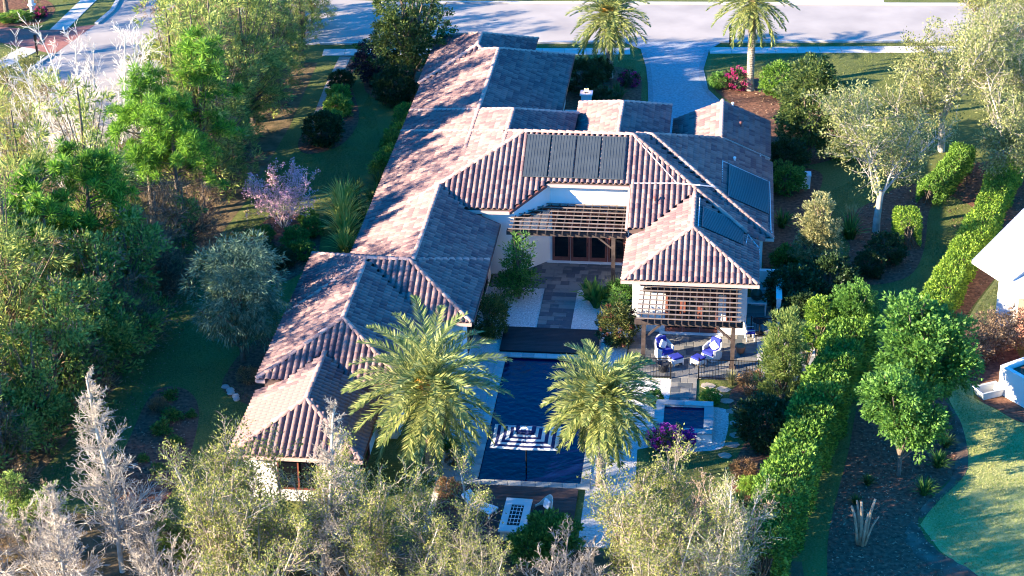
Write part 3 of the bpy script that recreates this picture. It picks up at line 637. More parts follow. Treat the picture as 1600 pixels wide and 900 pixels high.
def wicker_chair(label, loc, rz):
    t = thing('wicker_chair', label, 'chair', loc, rz, 'white wicker chairs with blue cushions')      # faces local -y
    shell(MB(), .47, .40, math.radians(-42), math.radians(222), .02, lambda a: .62+.46*max(0, math.sin(a))**1.6, 18, 1.05).build('shell', WICKER, t, smooth=False)
    MB().box((0, -.02, .18), (.72, .74, .30), taper=1.04).build('base', WICKER, t, bevel=.03)
    MB().box((0, -.06, .41), (.66, .68, .16)).build('seat_cushion', BLUE, t, bevel=.05)
    MB().box((0, .29, .74), (.60, .16, .58), rx=-.22).build('back_cushion', BLUE, t, bevel=.06)
    MB().box((.02, .14, .66), (.40, .13, .40), rx=-.35, ry=.7).build('pillow', PILLOW, t, bevel=.05)
def ottoman(label, loc, rz):
    t = thing('wicker_ottoman', label, 'ottoman', loc, rz, 'white wicker ottomans with blue cushions')
    m = MB().box((0, 0, .24), (.62, .56, .22)); m.build('base', WICKER, t, bevel=.03)
    for sx in (-1, 1):
        for sy in (-1, 1): MB().box((sx*.27, sy*.24, .065), (.06, .06, .13)).build('leg', WICKER, t)
    MB().box((0, 0, .40), (.58, .52, .11)).build('cushion', BLUE, t, bevel=.04)
Z = .05
wicker_chair('white wicker armchair with blue cushions left under the pergola, turned to the right', (7.75, 6.75, Z), math.radians(35))
ottoman('white wicker ottoman with blue cushion in front of the left armchair', (8.35, 6.15, Z), math.radians(35))
wicker_chair('white wicker armchair with blue cushions right under the pergola, turned to the left', (10.1, 6.85, Z), math.radians(-38))
ottoman('white wicker ottoman with blue cushion in front of the right armchair', (9.45, 6.15, Z), math.radians(-38))
POT = M('dark_glazed_pot', (0.03, 0.035, 0.045), rough=.35)
def pot(label, loc, r, h, mat=POT):
    t = thing('plant_pot', label, 'pot', loc)
    MB().lathe([(r*.6, 0), (r*.72, h*.1), (r*1.0, h*.8), (r*1.06, h), (r*.92, h), (r*.88, h*.85), (.0, h*.84)], 16).build('pot', mat, t, smooth=True)
    return t
pot('dark glazed pot on the patio in front of the left armchair', (7.75, 5.35, Z), .3, .45)
pot('terracotta pot with red flowers beside the right pergola post', (11.5, 7.6, Z), .26, .4, M('terracotta', (.45, .2, .12)))
# parasol standing in the pool
def parasol():
    t = thing('parasol', 'navy and white striped rectangular parasol standing in the pool', 'parasol', (2.05, -4.62, -.07))
    NAVY = M('navy_canvas', (0.012, 0.022, 0.10), rough=.9, var=.2); CANV = M('white_canvas', (0.80, 0.79, 0.76), rough=.9, var=.06, trans=.2)
    MB().tube([(0, 0, 0), (0, 0, 2.5)], .032, 10).build('pole', BLACK, t); 
    hx, hy, ze, za = 1.5, 1.05, 1.9, 2.3; c = [(-hx, -hy), (hx, -hy), (hx, hy), (-hx, hy)]; n = 9
    m = MB()
    for k in range(4):
        a, b = c[k], c[(k+1) % 4]
        for i in range(n):
            s0, s1 = 1-i/n*.94, 1-(i+1)/n*.94; m.k = i % 2
            sag = lambda s: ze+(za-ze)*(1-s)-.10*math.sin(math.pi*(1-s))*.0
            q = [(a[0]*s0, a[1]*s0, sag(s0)), ((a[0]+b[0])/2*s0*.985, (a[1]+b[1])/2*s0*.985, sag(s0)-.05*s0), (b[0]*s0, b[1]*s0, sag(s0))]
            r = [(a[0]*s1, a[1]*s1, sag(s1)), ((a[0]+b[0])/2*s1*.985, (a[1]+b[1])/2*s1*.985, sag(s1)-.05*s1), (b[0]*s1, b[1]*s1, sag(s1))]
            m.add(q+r, [(0, 1, 4, 3), (1, 2, 5, 4)])
    m.k = 0
    o = m.build('canopy', [CANV, NAVY], t); sd = o.modifiers.new('thick', 'SOLIDIFY'); sd.thickness = .012
    m = MB(); f = .3
    for k in range(4):
        a, b = c[k], c[(k+1) % 4]; m.k = k % 2
        for i in range(2):
            s0, s1 = (f, f*.6, .02)[i], (f, f*.6, .02)[i+1]; m.k = 1 if i == 0 else 0
            zz = lambda s: za+.05+.12*(1-s/f)-.03
            m.add([(a[0]*s0, a[1]*s0, zz(s0)), (b[0]*s0, b[1]*s0, zz(s0)), (b[0]*s1, b[1]*s1, zz(s1)), (a[0]*s1, a[1]*s1, zz(s1))], [(0, 1, 2, 3)])
    m.build('vent_cap', [CANV, NAVY], t)
    for k in range(4): MB().tube([(0, 0, za-.02), (c[k][0]*.98, c[k][1]*.98, ze-.02)], .012, 5).build('rib', BLACK, t); MB().tube([(0, 0, ze-.15), (c[k][0]*.5, c[k][1]*.5, (ze+za)/2-.03)], .01, 5).build('strut', BLACK, t)
    MB().lathe([(.02, 0), (.035, .03), (.01, .1)], 8, (0, 0, za+.12)).build('finial', WHITE, t)
parasol()
# stone fire table and seats on the near deck
t = thing('fire_table', 'long pale stone fire table with dark gridded tray on the near deck', 'fire table', (2.05, -9.2, .12), math.radians(-2))
MB().box((0, 0, .24), (1.0, 2.5, .48)).build('body', LIMES, t, bevel=.015); 
m = MB(); m.box((0, 1.08, .51), (1.14, .5, .07)); m.box((0, -1.08, .51), (1.14, .5, .07)); m.box((-.42, 0, .51), (.3, 1.66, .07)); m.box((.42, 0, .51), (.3, 1.66, .07)); m.build('top', M('honed_stone', (.62, .6, .56), var=.15), t)
MB().box((0, 0, .485), (.54, 1.66, .02)).build('tray', BLACK, t)
m = MB()
for k in range(3): m.box((-.16+.16*k, 0, .54), (.02, 1.5, .02))
for k in range(5): m.box((0, -.6+.3*k, .545), (.5, .02, .02))
m.build('grate', WHITE, t)
def egg_chair():
    t = thing('rope_lounge_chair', 'pale rounded lounge chair with dark seat on the near deck right of the fire table', 'chair', (3.15, -8.45, .12), math.radians(-55))
    shell(MB(), .45, .40, math.radians(-20), math.radians(200), .28, lambda a: .45+.55*max(0, math.sin(a))**1.5, 16).build('shell', M('pale_rope', (.72, .68, .58), bump=.6, bscale=40), t)
    MB().lathe([(.40, .26), (.42, .34), (.36, .40), (0.02, .40)], 16).build('seat', BLACK, t, smooth=True); MB().box((0, .22, .6), (.42, .14, .42), rx=-.25).build('cushion', PILLOW, t, bevel=.05)
    for a in (.7, 2.4, 3.9, 5.5): MB().tube([(.3*math.cos(a), .3*math.sin(a), .28), (.36*math.cos(a), .36*math.sin(a), 0)], .018, 6).build('leg', BLACK, t)
egg_chair()
t = thing('sun_lounger', 'white lounge chair on the near deck left of the fire table, half behind a tree', 'lounger', (.55, -8.3, .12), math.radians(60))
MB().box((0, 0, .3), (.62, 1.2, .1)).build('seat', WHITE, t, bevel=.03); MB().box((0, .75, .52), (.62, .6, .1), rx=.75).build('backrest', WHITE, t, bevel=.03)
for sx in (-1, 1):
    for y in (-.5, .5): MB().box((sx*.26, y, .125), (.05, .05, .25)).build('leg', WHITE, t)
# raised stone spa
t = thing('raised_spa', 'square raised spa with pale stone rim and dark water by purple bougainvillea', 'spa', (8.93, .22, 0))
m = MB(); A, Bx, h = 1.35, 1.5, .42
for (cx, cy, dx, dy) in ((0, Bx-.2, 2*A, .4), (0, -Bx+.2, 2*A, .4), (A-.2, 0, .4, 2*Bx-.8), (-A+.2, 0, .4, 2*Bx-.8)): m.box((cx, cy, h/2), (dx-.02, dy-.0, h))
m.build('wall', STUCCO, t)
for (cx, cy, dx, dy) in ((-.675, Bx-.2, 1.34, .44), (.675, Bx-.2, 1.34, .44), (-.675, -Bx+.2, 1.34, .44), (.675, -Bx+.2, 1.34, .44), (A-.2, .52, .44, 1.02), (A-.2, -.52, .44, 1.02), (-A+.2, .52, .44, 1.02), (-A+.2, -.52, .44, 1.02)): MB().box((cx, cy, h+.03), (dx, dy, .06)).build('coping_stone', LIMES, t)
MB().box((0, 0, h-.08), (2*A-.78, 2*Bx-.78, .02)).build('water', WATER, t)
# black pool fence
def fence(label, a, b, h=1.2, n=None):
    a, b = np.array(a, float), np.array(b, float); d = b-a; L = np.linalg.norm(d); t = thing('metal_fence', label, 'fence', (a[0], a[1], .03), math.atan2(d[1], d[0]))
    for z in (.12, h-.1): MB().box((L/2, 0, z), (L, .03, .035)).build('rail', BLACK, t)
    k = max(2, int(L/1.6)+1)
    for i in range(k): MB().box((L*i/(k-1), 0, h/2), (.06, .06, h)).build('post', BLACK, t)
    n = int(L/.13)
    for i in range(1, n): MB().box((L*i/n, 0, h/2-.02), (.018, .018, h-.08)).build('picket', BLACK, t)
fence('black metal fence at the patio edge left of the slate path', (5.95, 4.6), (8.15, 4.62)); fence('black metal fence at the patio edge right of the slate path', (9.5, 4.65), (12.35, 4.7))
fence('black metal fence across the pale terrace behind the conical cypress', (12.45, 4.45), (15.1, 4.3)); fence('black metal fence on the terrace below the outdoor grill', (12.0, 9.3), (13.6, 9.35))
for (x, y, l) in ((15.9, 7.3, 'black gate post at the top of the tall right hedge'), (15.1, 4.3, 'black fence post beside the tall right hedge')):
    t = thing('fence_post', l, 'post', (x, y, 0)); MB().box((0, 0, .8), (.09, .09, 1.6)).build('post', BLACK, t); MB().lathe([(.06, 0), (.07, .03), (.02, .1)], 8, (0, 0, 1.6)).build('finial', BLACK, t)
# grill terrace
t = thing('terrace_wall', 'white stucco corner wall behind the outdoor grill', 'wall', (12.8, 13.5, 0))
MB().box((.0, 0.1, .85), (1.3, .22, 1.7)).build('wall', STUCCO, t); MB().box((.56, -1.6, .85), (.22, 3.17, 1.7)).build('wall', STUCCO, t); MB().box((0, .1, 1.73), (1.4, .3, .06)).build('cap', STUCCO, t); MB().box((.56, -1.62, 1.73), (.3, 3.13, .06)).build('cap', STUCCO, t)
t = thing('ceramic_grill', 'dark green egg-shaped grill on a stand by the white corner wall', 'grill', (12.25, 12.0, .05))
MB().lathe([(.1, .75), (.26, .85), (.31, 1.0), (.31, 1.05)], 16).build('bowl', M('green_enamel', (.02, .06, .04), rough=.3), t, smooth=True); MB().lathe([(.31, 1.06), (.30, 1.15), (.22, 1.3), (.08, 1.38), (.0, 1.39)], 16).build('lid', MATS['green_enamel'], t, smooth=True); MB().lathe([(.06, 1.38), (.06, 1.47), (.02, 1.49)], 10).build('chimney_cap', BLACK, t)
m = MB(); m.box((0, 0, .7), (1.1, .65, .06)); m.build('table_top', WHITE, t)
for sx in (-1, 1):
    for sy in (-1, 1): MB().box((sx*.48, sy*.27, .335), (.07, .07, .67)).build('leg', WHITE, t)
t = thing('kitchen_cabinet', 'white outdoor kitchen cabinet against the back of the terrace wall', 'cabinet', (12.35, 13.1, .05)); MB().box((0, 0, .45), (.7, .5, .9)).build('body', WHITE, t); MB().box((0, 0, .92), (.78, .56, .05)).build('top', LIMES, t); MB().box((.0, -.26, .6), (.3, .03, .2)).build('door', BLACK, t)
t = thing('bistro_table', 'round dark bistro table on the terrace between the blue chairs', 'table', (12.45, 9.75, .05)); MB().lathe([(.38, .70), (.4, .71), (.4, .73), (.38, .74), (0, .74)], 20).build('table_top', BLACK, t); MB().lathe([(.22, 0), (.22, .03), (.03, .08), (.03, .7)], 12).build('pedestal', BLACK, t)
def patio_chair(label, loc, rz):
    t = thing('patio_chair', label, 'chair', loc, rz, 'blue and white terrace chairs')
    MB().box((0, 0, .44), (.46, .46, .07)).build('seat', BLUE, t, bevel=.02); MB().box((0, .22, .72), (.46, .06, .52), rx=-.15).build('backrest', WHITE, t, bevel=.02)
    for sx in (-1, 1):
        for sy in (-1, 1): MB().box((sx*.2, sy*.2, .2), (.04, .04, .4)).build('leg', WHITE, t)
        MB().box((sx*.23, 0, .62), (.04, .44, .03)).build('armrest', WHITE, t)
patio_chair('blue and white chair left of the round bistro table', (11.95, 9.0, .05), math.radians(100)); patio_chair('blue and white chair right of the round bistro table', (13.1, 9.1, .05), math.radians(-110))
# utility box, planter tub, stump
t = thing('utility_box', 'white utility box beside the dark shrub right of the house', 'box', (14.95, 28.7, 0)); MB().box((0, 0, .4), (.85, .6, .8)).build('body', WHITE, t, bevel=.02); MB().box((0, -.0, .83), (.92, .68, .06)).build('lid', WHITE, t); MB().box((-.2, -.31, .45), (.3, .02, .4)).build('door', STUCCO, t)
t = thing('plastic_tub', 'empty pale plastic tub lying on the lawn by the neighbouring wall', 'tub', (23.3, 4.35, .01), .5)
m = MB(); w, l, h = .62, .4, .4; q = .82
vs = [(-w*q, -l*q, 0), (w*q, -l*q, 0), (w*q, l*q, 0), (-w*q, l*q, 0), (-w, -l, h), (w, -l, h), (w, l, h), (-w, l, h), (-w+.06, -l+.06, h), (w-.06, -l+.06, h), (w-.06, l-.06, h), (-w+.06, l-.06, h), (-w*q+.06, -l*q+.06, .05), (w*q-.06, -l*q+.06, .05), (w*q-.06, l*q-.06, .05), (-w*q+.06, l*q-.06, .05)]
fs = [(3, 2, 1, 0)] + [(i, (i+1) % 4, 4+(i+1) % 4, 4+i) for i in range(4)] + [(4+i, 4+(i+1) % 4, 8+(i+1) % 4, 8+i) for i in range(4)] + [(8+i, 8+(i+1) % 4, 12+(i+1) % 4, 12+i) for i in range(4)] + [(12, 13, 14, 15)]
m.add(vs, fs).build('tub', M('pale_plastic', (.6, .6, .56), rough=.5), t); MB().tube([(-w-.02, -l-.02, h), (w+.02, -l-.02, h), (w+.02, l+.02, h), (-w-.02, l+.02, h), (-w-.02, -l-.02, h)], .03, 6).build('rim', MATS['pale_plastic'], t)
STUMPM = M('cut_pale_wood', (.40, .31, .21), col2=(.22, .15, .10), scale=4, bump=.5)
t = thing('pruned_trunk', 'pale multi-stemmed trunk cut off short, standing alone in the mulch', 'stump', (16.7, -9.2, 0))
for k, (dx, dy, tx, ty, hh, r) in enumerate([(0, 0, -.1, .05, 2.1, .11), (.12, .05, .35, .1, 2.2, .10), (-.12, .02, -.38, -.1, 1.95, .09), (.05, -.1, .15, -.2, 1.8, .08), (-.05, .1, -.22, .2, 2.0, .08), (.15, -.05, .5, -.05, 1.5, .06)]):
    MB().tube([(dx, dy, -.02), (dx+tx*.3, dy+ty*.3, hh*.4), (dx+tx*.55, dy+ty*.6, hh*.7), (dx+tx, dy+ty, hh)], [r*1.0, r*.75, r*.65, r*.55], 8).build('stem', STUMPM, t, smooth=True)
# ------------------------------------------------------------------ neighbouring building on the right
def neighbour():
    t = thing('neighbouring_house', 'neighbouring white house with pale standing-seam metal roof at the right edge', 'house', (25, 11, 0)); O = (25, 11)
    def P(mb, name, mat, par=t): mb.v = [(v[0]-O[0], v[1]-O[1], v[2]) for v in mb.v]; return mb.build(name, mat, par)
    W2 = M('pale_painted_wall', (.66, .64, .62), var=.1, scale=.8); RM = M('pale_metal_roof', (.50, .50, .51), rough=.45, var=.25, metal=.0, spec=.5)
    P(MB().prism([(24.2, 11.0), (36, 7.6), (38.5, 17), (26.6, 20.4)], 0, 3.0), 'wall', W2)
    # roof plane rising away from the hedge; seams run up the slope
    a, b, c, d = Vector((23.0, 11.6, 3.15)), Vector((36.5, 7.9, 3.15)), Vector((39.5, 19.0, 5.6)), Vector((25.9, 22.6, 3.15))
    a = Vector((23.05, 12.7, 3.15)); b = Vector((24.3, 10.6, 3.15)); c = Vector((38, 6.8, 3.15)); d = Vector((40.5, 16.0, 5.4)); e = Vector((27.4, 21.5, 3.15)); r0 = Vector((29.5, 14.8, 5.4))
    m = MB(); m.add([a, b, c, d, r0, e], [(0, 1, 4), (1, 2, 3, 4), (0, 4, 5)]); m.add([v-Vector((0, 0, .12)) for v in (a, b, c, d, r0, e)], [(4, 1, 0), (4, 3, 2, 1), (5, 4, 0)])
    for p, q in ((a, b), (b, c), (a, e)): m.bar(p-Vector((0, 0, .08)), q-Vector((0, 0, .08)), .1, .18)
    R = P(m, 'roof', RM)
    for k in range(14):
        f = (k+.5)/14; p = b.lerp(c, f); q = r0.lerp(d, f); P(MB().bar(p+Vector((0, 0, .02)), q+Vector((0, 0, .02)), .07, .12), 'seam', RM, R)
    for k in range(9):
        f = (k+.5)/9; p = a.lerp(e, f); q = r0.lerp(a.lerp(e, f), .18+.5*abs(f-.45)); P(MB().bar(p+Vector((0, 0, .02)), q+Vector((0, 0, .02)), .05, .06), 'seam', RM, R)
    dn = math.atan2(-3.4, 11.8)
    P(MB().box((25.6, 10.53, 1.05), (.8, .1, 2.1), rz=dn), 'door', M('salmon_door', (.55, .25, .18)))
    P(MB().box((26.9, 10.1, 1.3), (1.0, .1, 1.6), rz=dn), 'window', GLASS); P(MB().box((27.8, 6.5, .7), (3.6, 6.0, 1.4), rz=dn), 'porch', M('dusty_red_paint', (.42, .17, .16)))
    return t
neighbour()
t = thing('planter_wall', 'low white stucco planter wall in front of the neighbouring house', 'planter', (25.6, 3.9, 0), math.radians(-52))
for (cx, cy, dx, dy) in ((0, -.9, 3.4, .22), (0, .9, 3.4, .22), (-1.6, 0, .22, 1.58), (1.6, 0, .22, 1.58)): MB().box((cx, cy, .75), (dx, dy, 1.5)).build('wall', STUCCO, t)
MB().box((0, 0, 1.2), (2.9, 1.5, .1)).build('soil', MULCH, t)
# ------------------------------------------------------------------ street furniture and the car
t = thing('mailbox', 'dark mailbox on a post at the brick driveway', 'mailbox', (-36.95, 46.8, 0))
MB().box((0, 0, .6), (.13, .13, 1.2)).build('post', BLACK, t); MB().box((.0, -.02, 1.45), (.16, .16, .5)).build('post_top', BLACK, t); MB().box((.28, 0, 1.05), (.5, .1, .08)).build('arm', BLACK, t)
m = MB(); pr = [(-.13, 0), (.13, 0)] + [(.13*math.cos(a), .17+.13*math.sin(a)) for a in np.linspace(0, math.pi, 8)]; n = len(pr)
m.add([(x+.45, -.26, z+1.1) for x, z in pr]+[(x+.45, .26, z+1.1) for x, z in pr], [tuple(range(n)), tuple(range(2*n-1, n-1, -1))]+[(i, n+i, n+(i+1) % n, (i+1) % n) for i in range(n)]); m.build('box', M('grey_mailbox', (.12, .12, .12), rough=.4), t)
t = thing('mailbox', 'dark mailbox post on the grass verge right of the driveway', 'mailbox', (10.4, 53.1, 0)); MB().box((0, 0, .55), (.12, .12, 1.1)).build('post', BLACK, t); MB().box((0, .05, 1.2), (.24, .5, .26)).build('box', BLACK, t, bevel=.05)
for (x, y, l) in ((-38.95, 56.3, 'pale garden statue in the flower bed by the far left tree'),):
    t = thing('garden_statue', l, 'statue', (x-1.2, y-.6, 0)); MB().lathe([(.3, 0), (.3, .1), (.18, .2), (.16, .6), (.3, .75), (.32, .8)], 12).build('pedestal', WHITE, t, smooth=True); MB().lathe([(.12, .8), (.2, 1.0), (.14, 1.25), (.09, 1.35), (.13, 1.5), (.06, 1.62)], 12).build('figure', WHITE, t, smooth=True)
def car():
    t = thing('parked_car', 'teal blue car on the street at the far right', 'car', (32.3, 56.9, .004), math.radians(5))
    PAINT = M('teal_car_paint', (.035, .17, .22), rough=.25, var=.05, spec=.6)
    # side outline swept across the width: hatchback, rear to the left
    prof = [(-2.15, .35), (-2.25, .6), (-2.2, .95), (-2.0, 1.05), (-1.55, 1.55), (-1.2, 1.66), (.2, 1.68), (.55, 1.6), (1.25, 1.05), (2.1, .92), (2.25, .65), (2.2, .35), (1.75, .3), (-1.7, .3)]
    m = MB(); n = len(prof); W = [.9 if z < 1.1 else .9-(z-1.1)*.38 for x, z in prof]
    m.add([(x, -w, z) for (x, z), w in zip(prof, W)]+[(x, w, z) for (x, z), w in zip(prof, W)], [tuple(range(n)), tuple(range(2*n-1, n-1, -1))]+[(i, n+i, n+(i+1) % n, (i+1) % n) for i in range(n)])
    m.build('body', PAINT, t, bevel=.05)
    for s in (-1, 1):
        MB().add([(-1.6, s*.9, 1.12), (-.45, s*.9, 1.12), (-.45, s*.74, 1.55), (-1.3, s*.74, 1.55)], [(0, 1, 2, 3)]).build('side_window', GLASS, t); MB().add([(-.35, s*.9, 1.12), (1.0, s*.9, 1.12), (.45, s*.74, 1.55), (-.35, s*.74, 1.55)], [(0, 1, 2, 3)]).build('side_window', GLASS, t)
        for x in (-1.4, 1.4):
            w = link('wheel', None, t, (x, s*.82, .34))
            a = MB().lathe([(.22, -.1), (.34, -.1), (.34, .1), (.22, .1)], 18); a.v = [(v[0], v[2], v[1]) for v in a.v]; a.build('tyre', M('rubber', (.015, .015, .016), rough=.8), w)
            b = MB().lathe([(.05, -.09), (.21, -.105), (.21, .105), (.05, .09)], 12); b.v = [(v[0], v[2], v[1]) for v in b.v]; b.build('rim', M('alloy', (.55, .55, .55), rough=.3, metal=.8), w)
        MB().box((-2.16, s*.7, .88), (.14, .34, .14)).build('tail_light', M('tail_lamp', (.35, .02, .02), rough=.2), t); MB().box((2.18, s*.65, .8), (.12, .36, .14)).build('headlight', WHITE, t)
    MB().add([(-2.02, -.72, 1.1), (-2.02, .72, 1.1), (-1.6, .68, 1.52), (-1.6, -.68, 1.52)], [(3, 2, 1, 0)]).build('rear_window', GLASS, t)
    MB().box((-2.25, 0, .52), (.08, 1.6, .2)).build('bumper', BLACK, t)
car()
# ------------------------------------------------------------------ plants: generators
def nrm(v): return v/np.maximum(np.linalg.norm(v, axis=-1, keepdims=True), 1e-9)
def leaf_arrays(rng, pos, axis, ln, wd, fold=0.0):
    n = len(pos); a = nrm(axis); r = rng.normal(size=(n, 3)); s = nrm(np.cross(a, r))
    ln = np.broadcast_to(np.asarray(ln, float), (n,))[:, None]; wd = np.broadcast_to(np.asarray(wd, float), (n,))[:, None]
    nn = np.cross(s, a)*fold
    V = np.stack([pos, pos+a*ln*.45+s*wd/2+nn*wd, pos+a*ln, pos+a*ln*.45-s*wd/2+nn*wd], 1).reshape(-1, 3)
    return V, np.arange(4*n).reshape(n, 4)
def tubes(segs, n=4):
    if not segs: return np.zeros((0, 3)), np.zeros((0, 4), int)
    P = np.array([s[0] for s in segs]); Q = np.array([s[1] for s in segs]); r0 = np.array([s[2] for s in segs]); r1 = np.array([s[3] for s in segs])
    t = nrm(Q-P); ref = np.where(np.abs(t[:, 2:]) < .9, np.array([[0, 0, 1.]]), np.array([[1., 0, 0]])); a = nrm(np.cross(t, ref)); b = np.cross(t, a)
    ang = np.arange(n)*2*np.pi/n; ring = a[:, None]*np.cos(ang)[None, :, None]+b[:, None]*np.sin(ang)[None, :, None]
    V = np.concatenate([(P-t*r0[:, None]*.3)[:, None]+ring*r0[:, None, None], (Q+t*r1[:, None]*.3)[:, None]+ring*r1[:, None, None]], 1)
    m = len(segs); k = np.arange(n); f = np.stack([k, (k+1) % n, n+(k+1) % n, n+k], 1)
    F = (np.arange(m)*2*n)[:, None, None]+f[None]
    return V.reshape(-1, 3), F.reshape(-1, 4)
def grow(rng, p, d, L, r, lvl, C, segs, tips):
    ns = C['seg'][lvl]
    for i in range(ns):
        d = d+rng.normal(0, C['jit'][lvl], 3); d[2] += C['up'][lvl]; d = d/np.linalg.norm(d)
        q = p+d*(L/ns); r2 = max(r*(1-C['tap'][lvl]/ns), C.get('rmin', .006))
        segs.append((p, q, r, r2)); fr = (i+1)/ns
        if lvl+1 < len(C['seg']) and fr >= C['start'][lvl]:
            for _ in range(C['kids'][lvl]):
                az = rng.uniform(0, 2*np.pi); an = C['ang'][lvl]+rng.normal(0, .18)
                x = np.cross(d, rng.normal(size=3)); x /= np.linalg.norm(x)
                cd = d*math.cos(an)+x*math.sin(an)
                ll = L*C['lr'][lvl]*(1-C['fall'][lvl]*fr)*rng.uniform(.65, 1.2)
                grow(rng, p+(q-p)*rng.uniform(.2, 1), cd, ll, min(r2*C['rr'][lvl], r2), lvl+1, C, segs, tips)
        p, r = q, r2
    if lvl == len(C['seg'])-1: tips.append((p, d))
    elif C.get('alltips'): tips.append((p, d))
def woody(seed, C, starts, thick=.05, nb=6):
    """returns trunk mesh arrays (thick wood), twig arrays, tips"""
    rng = np.random.default_rng(seed); segs, tips = [], []
    for (p, d, L, r) in starts: grow(rng, np.array(p, float), nrm(np.array(d, float)), L, r, 0, C, segs, tips)
    big = [s for s in segs if s[2] >= thick]; small = [s for s in segs if s[2] < thick]
    return rng, tubes(big, nb), tubes(small, 3), tips
def tip_leaves(rng, tips, per, ln, wd, spread, out=.6, up=.15):
    P = np.array([t[0] for t in tips]); D = np.array([t[1] for t in tips])
    k = np.repeat(np.arange(len(P)), per); off = rng.normal(0, spread, (len(k), 3)); back = D[k]*rng.uniform(-.5, .15, (len(k), 1))*spread*3
    pos = P[k]+off+back; ax = D[k]*out+rng.normal(0, .6, (len(k), 3)); ax[:, 2] += up
    return leaf_arrays(rng, pos, ax, ln*rng.uniform(.6, 1.25, len(k)), wd*rng.uniform(.7, 1.2, len(k)))
def ellip(rng, els, n, lo=.55):
    """points in the outer shells of several ellipsoids, with the outward direction"""
    w = np.array([e[1][0]*e[1][1]*e[1][2] for e in els])**(2/3); w /= w.sum(); k = rng.choice(len(els), n, p=w)
    d = nrm(rng.normal(size=(n, 3))); rr = rng.uniform(lo**2, 1, n)**.5
    c = np.array([e[0] for e in els], float)[k]; R = np.array([e[1] for e in els], float)[k]
    return c+d*R*rr[:, None], d
def clumps(rng, els, nc, per, cr, ln, wd, flat=.7, up=.2, lo=.5, zmin=.05, out=.8):
    C, D = ellip(rng, els, nc, lo); C = C+rng.normal(0, cr*.35, C.shape)
    k = np.repeat(np.arange(nc), per); o = nrm(rng.normal(size=(len(k), 3)))*rng.uniform(.2, 1, (len(k), 1)); o[:, 2] *= flat
    crk = (cr*rng.uniform(.55, 1.3, nc))[k][:, None]
    pos = C[k]+o*crk; ax = o*1.0+D[k]*out+rng.normal(0, .45, o.shape); ax[:, 2] += up
    ok = pos[:, 2] > zmin; pos, ax = pos[ok], ax[ok]
    return leaf_arrays(rng, pos, ax, ln*rng.uniform(.6, 1.3, len(pos)), wd*rng.uniform(.7, 1.3, len(pos)), .15)
def puffs(rng, cents, per, r, ln, wd, up=.5):
    """needle tufts of a pine"""
    C = np.array(cents); k = np.repeat(np.arange(len(C)), per); d = rng.normal(size=(len(k), 3)); d[:, 2] += up; d = nrm(d)
    pos = C[k]+d*rng.uniform(.0, r, (len(k), 1)); return leaf_arrays(rng, pos, d, ln*rng.uniform(.7, 1.2, len(k)), wd)
def limbs_to(rng, els, n, base=(0, 0, 0), h0=.3, r=.06):
    C, _ = ellip(rng, els, n, .3); segs = []
    zt = max(e[0][2] for e in els)
    for c in C:
        z = base[2]+max(.15, min(c[2]*.55, zt*.8)); a = np.array((base[0], base[1], z*h0*2 if z*h0*2 < c[2] else c[2]*.5)); m = (a+c)/2+rng.normal(0, .08, 3); m[2] += .05
        segs += [(a, m, r, r*.7), (m, c, r*.7, r*.35)]
    return segs
BARK = M('brown_bark', (.20, .15, .11), col2=(.09, .07, .055), scale=5, bump=.6, bscale=12)
PALEBARK = M('pale_grey_bark', (.47, .43, .37), col2=(.28, .25, .21), scale=3, bump=.4, bscale=14)
WHITEBARK = M('bleached_twigs', (.52, .46, .39), col2=(.31, .26, .21), scale=2, island=.5)
TWIGBARK = M('grey_brown_twigs', (.42, .36, .29), col2=(.24, .19, .15), scale=2, island=.5)
SILVERBARK = M('silver_white_bark', (.74, .69, .62), col2=(.52, .47, .41), scale=2, island=.5)
TANBARK = M('tan_twigs', (.47, .36, .26), col2=(.27, .19, .14), scale=2, island=.6)
PLANTS = {}
def variant(key, *parts):
    """parts: (part name, (V, F), material, kind)"""
    PLANTS[key] = [(n, mesh_np(key+'_'+n, va[0], va[1], m, smooth=(n == 'trunk')), k) for n, va, m, k in parts if len(va[0])]
def plant(key, name, label, cat, loc, rz=None, sc=1.0, group=None):
    t = thing(name, label, cat, (loc[0], loc[1], loc[2] if len(loc) > 2 else 0.0), random.uniform(0, 6.28) if rz is None else rz, group)
    t.scale = sc if isinstance(sc, tuple) else (sc, sc, sc)
    for n, me, k in PLANTS[key]:
        o = link(n, me, t)
        if k: o['kind'] = k
    return t
def cat2(*arrs):
    V, F, k = [], [], 0
    for v, f in arrs:
        if len(v): V.append(v); F.append(f+k); k += len(v)
    return np.concatenate(V), np.concatenate(F)

# ------------------------------------------------------------------ plant kinds
L_OAK = leafmat('oak_leaf', (.38, .38, .14), (.15, .18, .06)); L_OLIVE = leafmat('olive_leaf', (.36, .36, .085), (.13, .165, .04)); L_CEDAR = leafmat('cedar_spray', (.42, .45, .11), (.14, .21, .05))
L_THICK = leafmat('thicket_leaf', (.30, .40, .09), (.10, .18, .04)); L_YEL = leafmat('yellow_green_leaf', (.38, .36, .11), (.19, .22, .06)); L_PINE = leafmat('pine_needle', (.24, .44, .045), (.06, .17, .025)); L_HEDGE = leafmat('hedge_leaf', (.30, .44, .05), (.10, .20, .025))
L_HEDGE2 = leafmat('tall_hedge_leaf', (.22, .38, .055), (.07, .16, .025)); L_DARK = leafmat('dark_glossy_leaf', (.060, .105, .035), (.022, .048, .016), rough=.4); L_MAG = leafmat('magnolia_leaf', (.17, .22, .055), (.045, .085, .025), rough=.4)
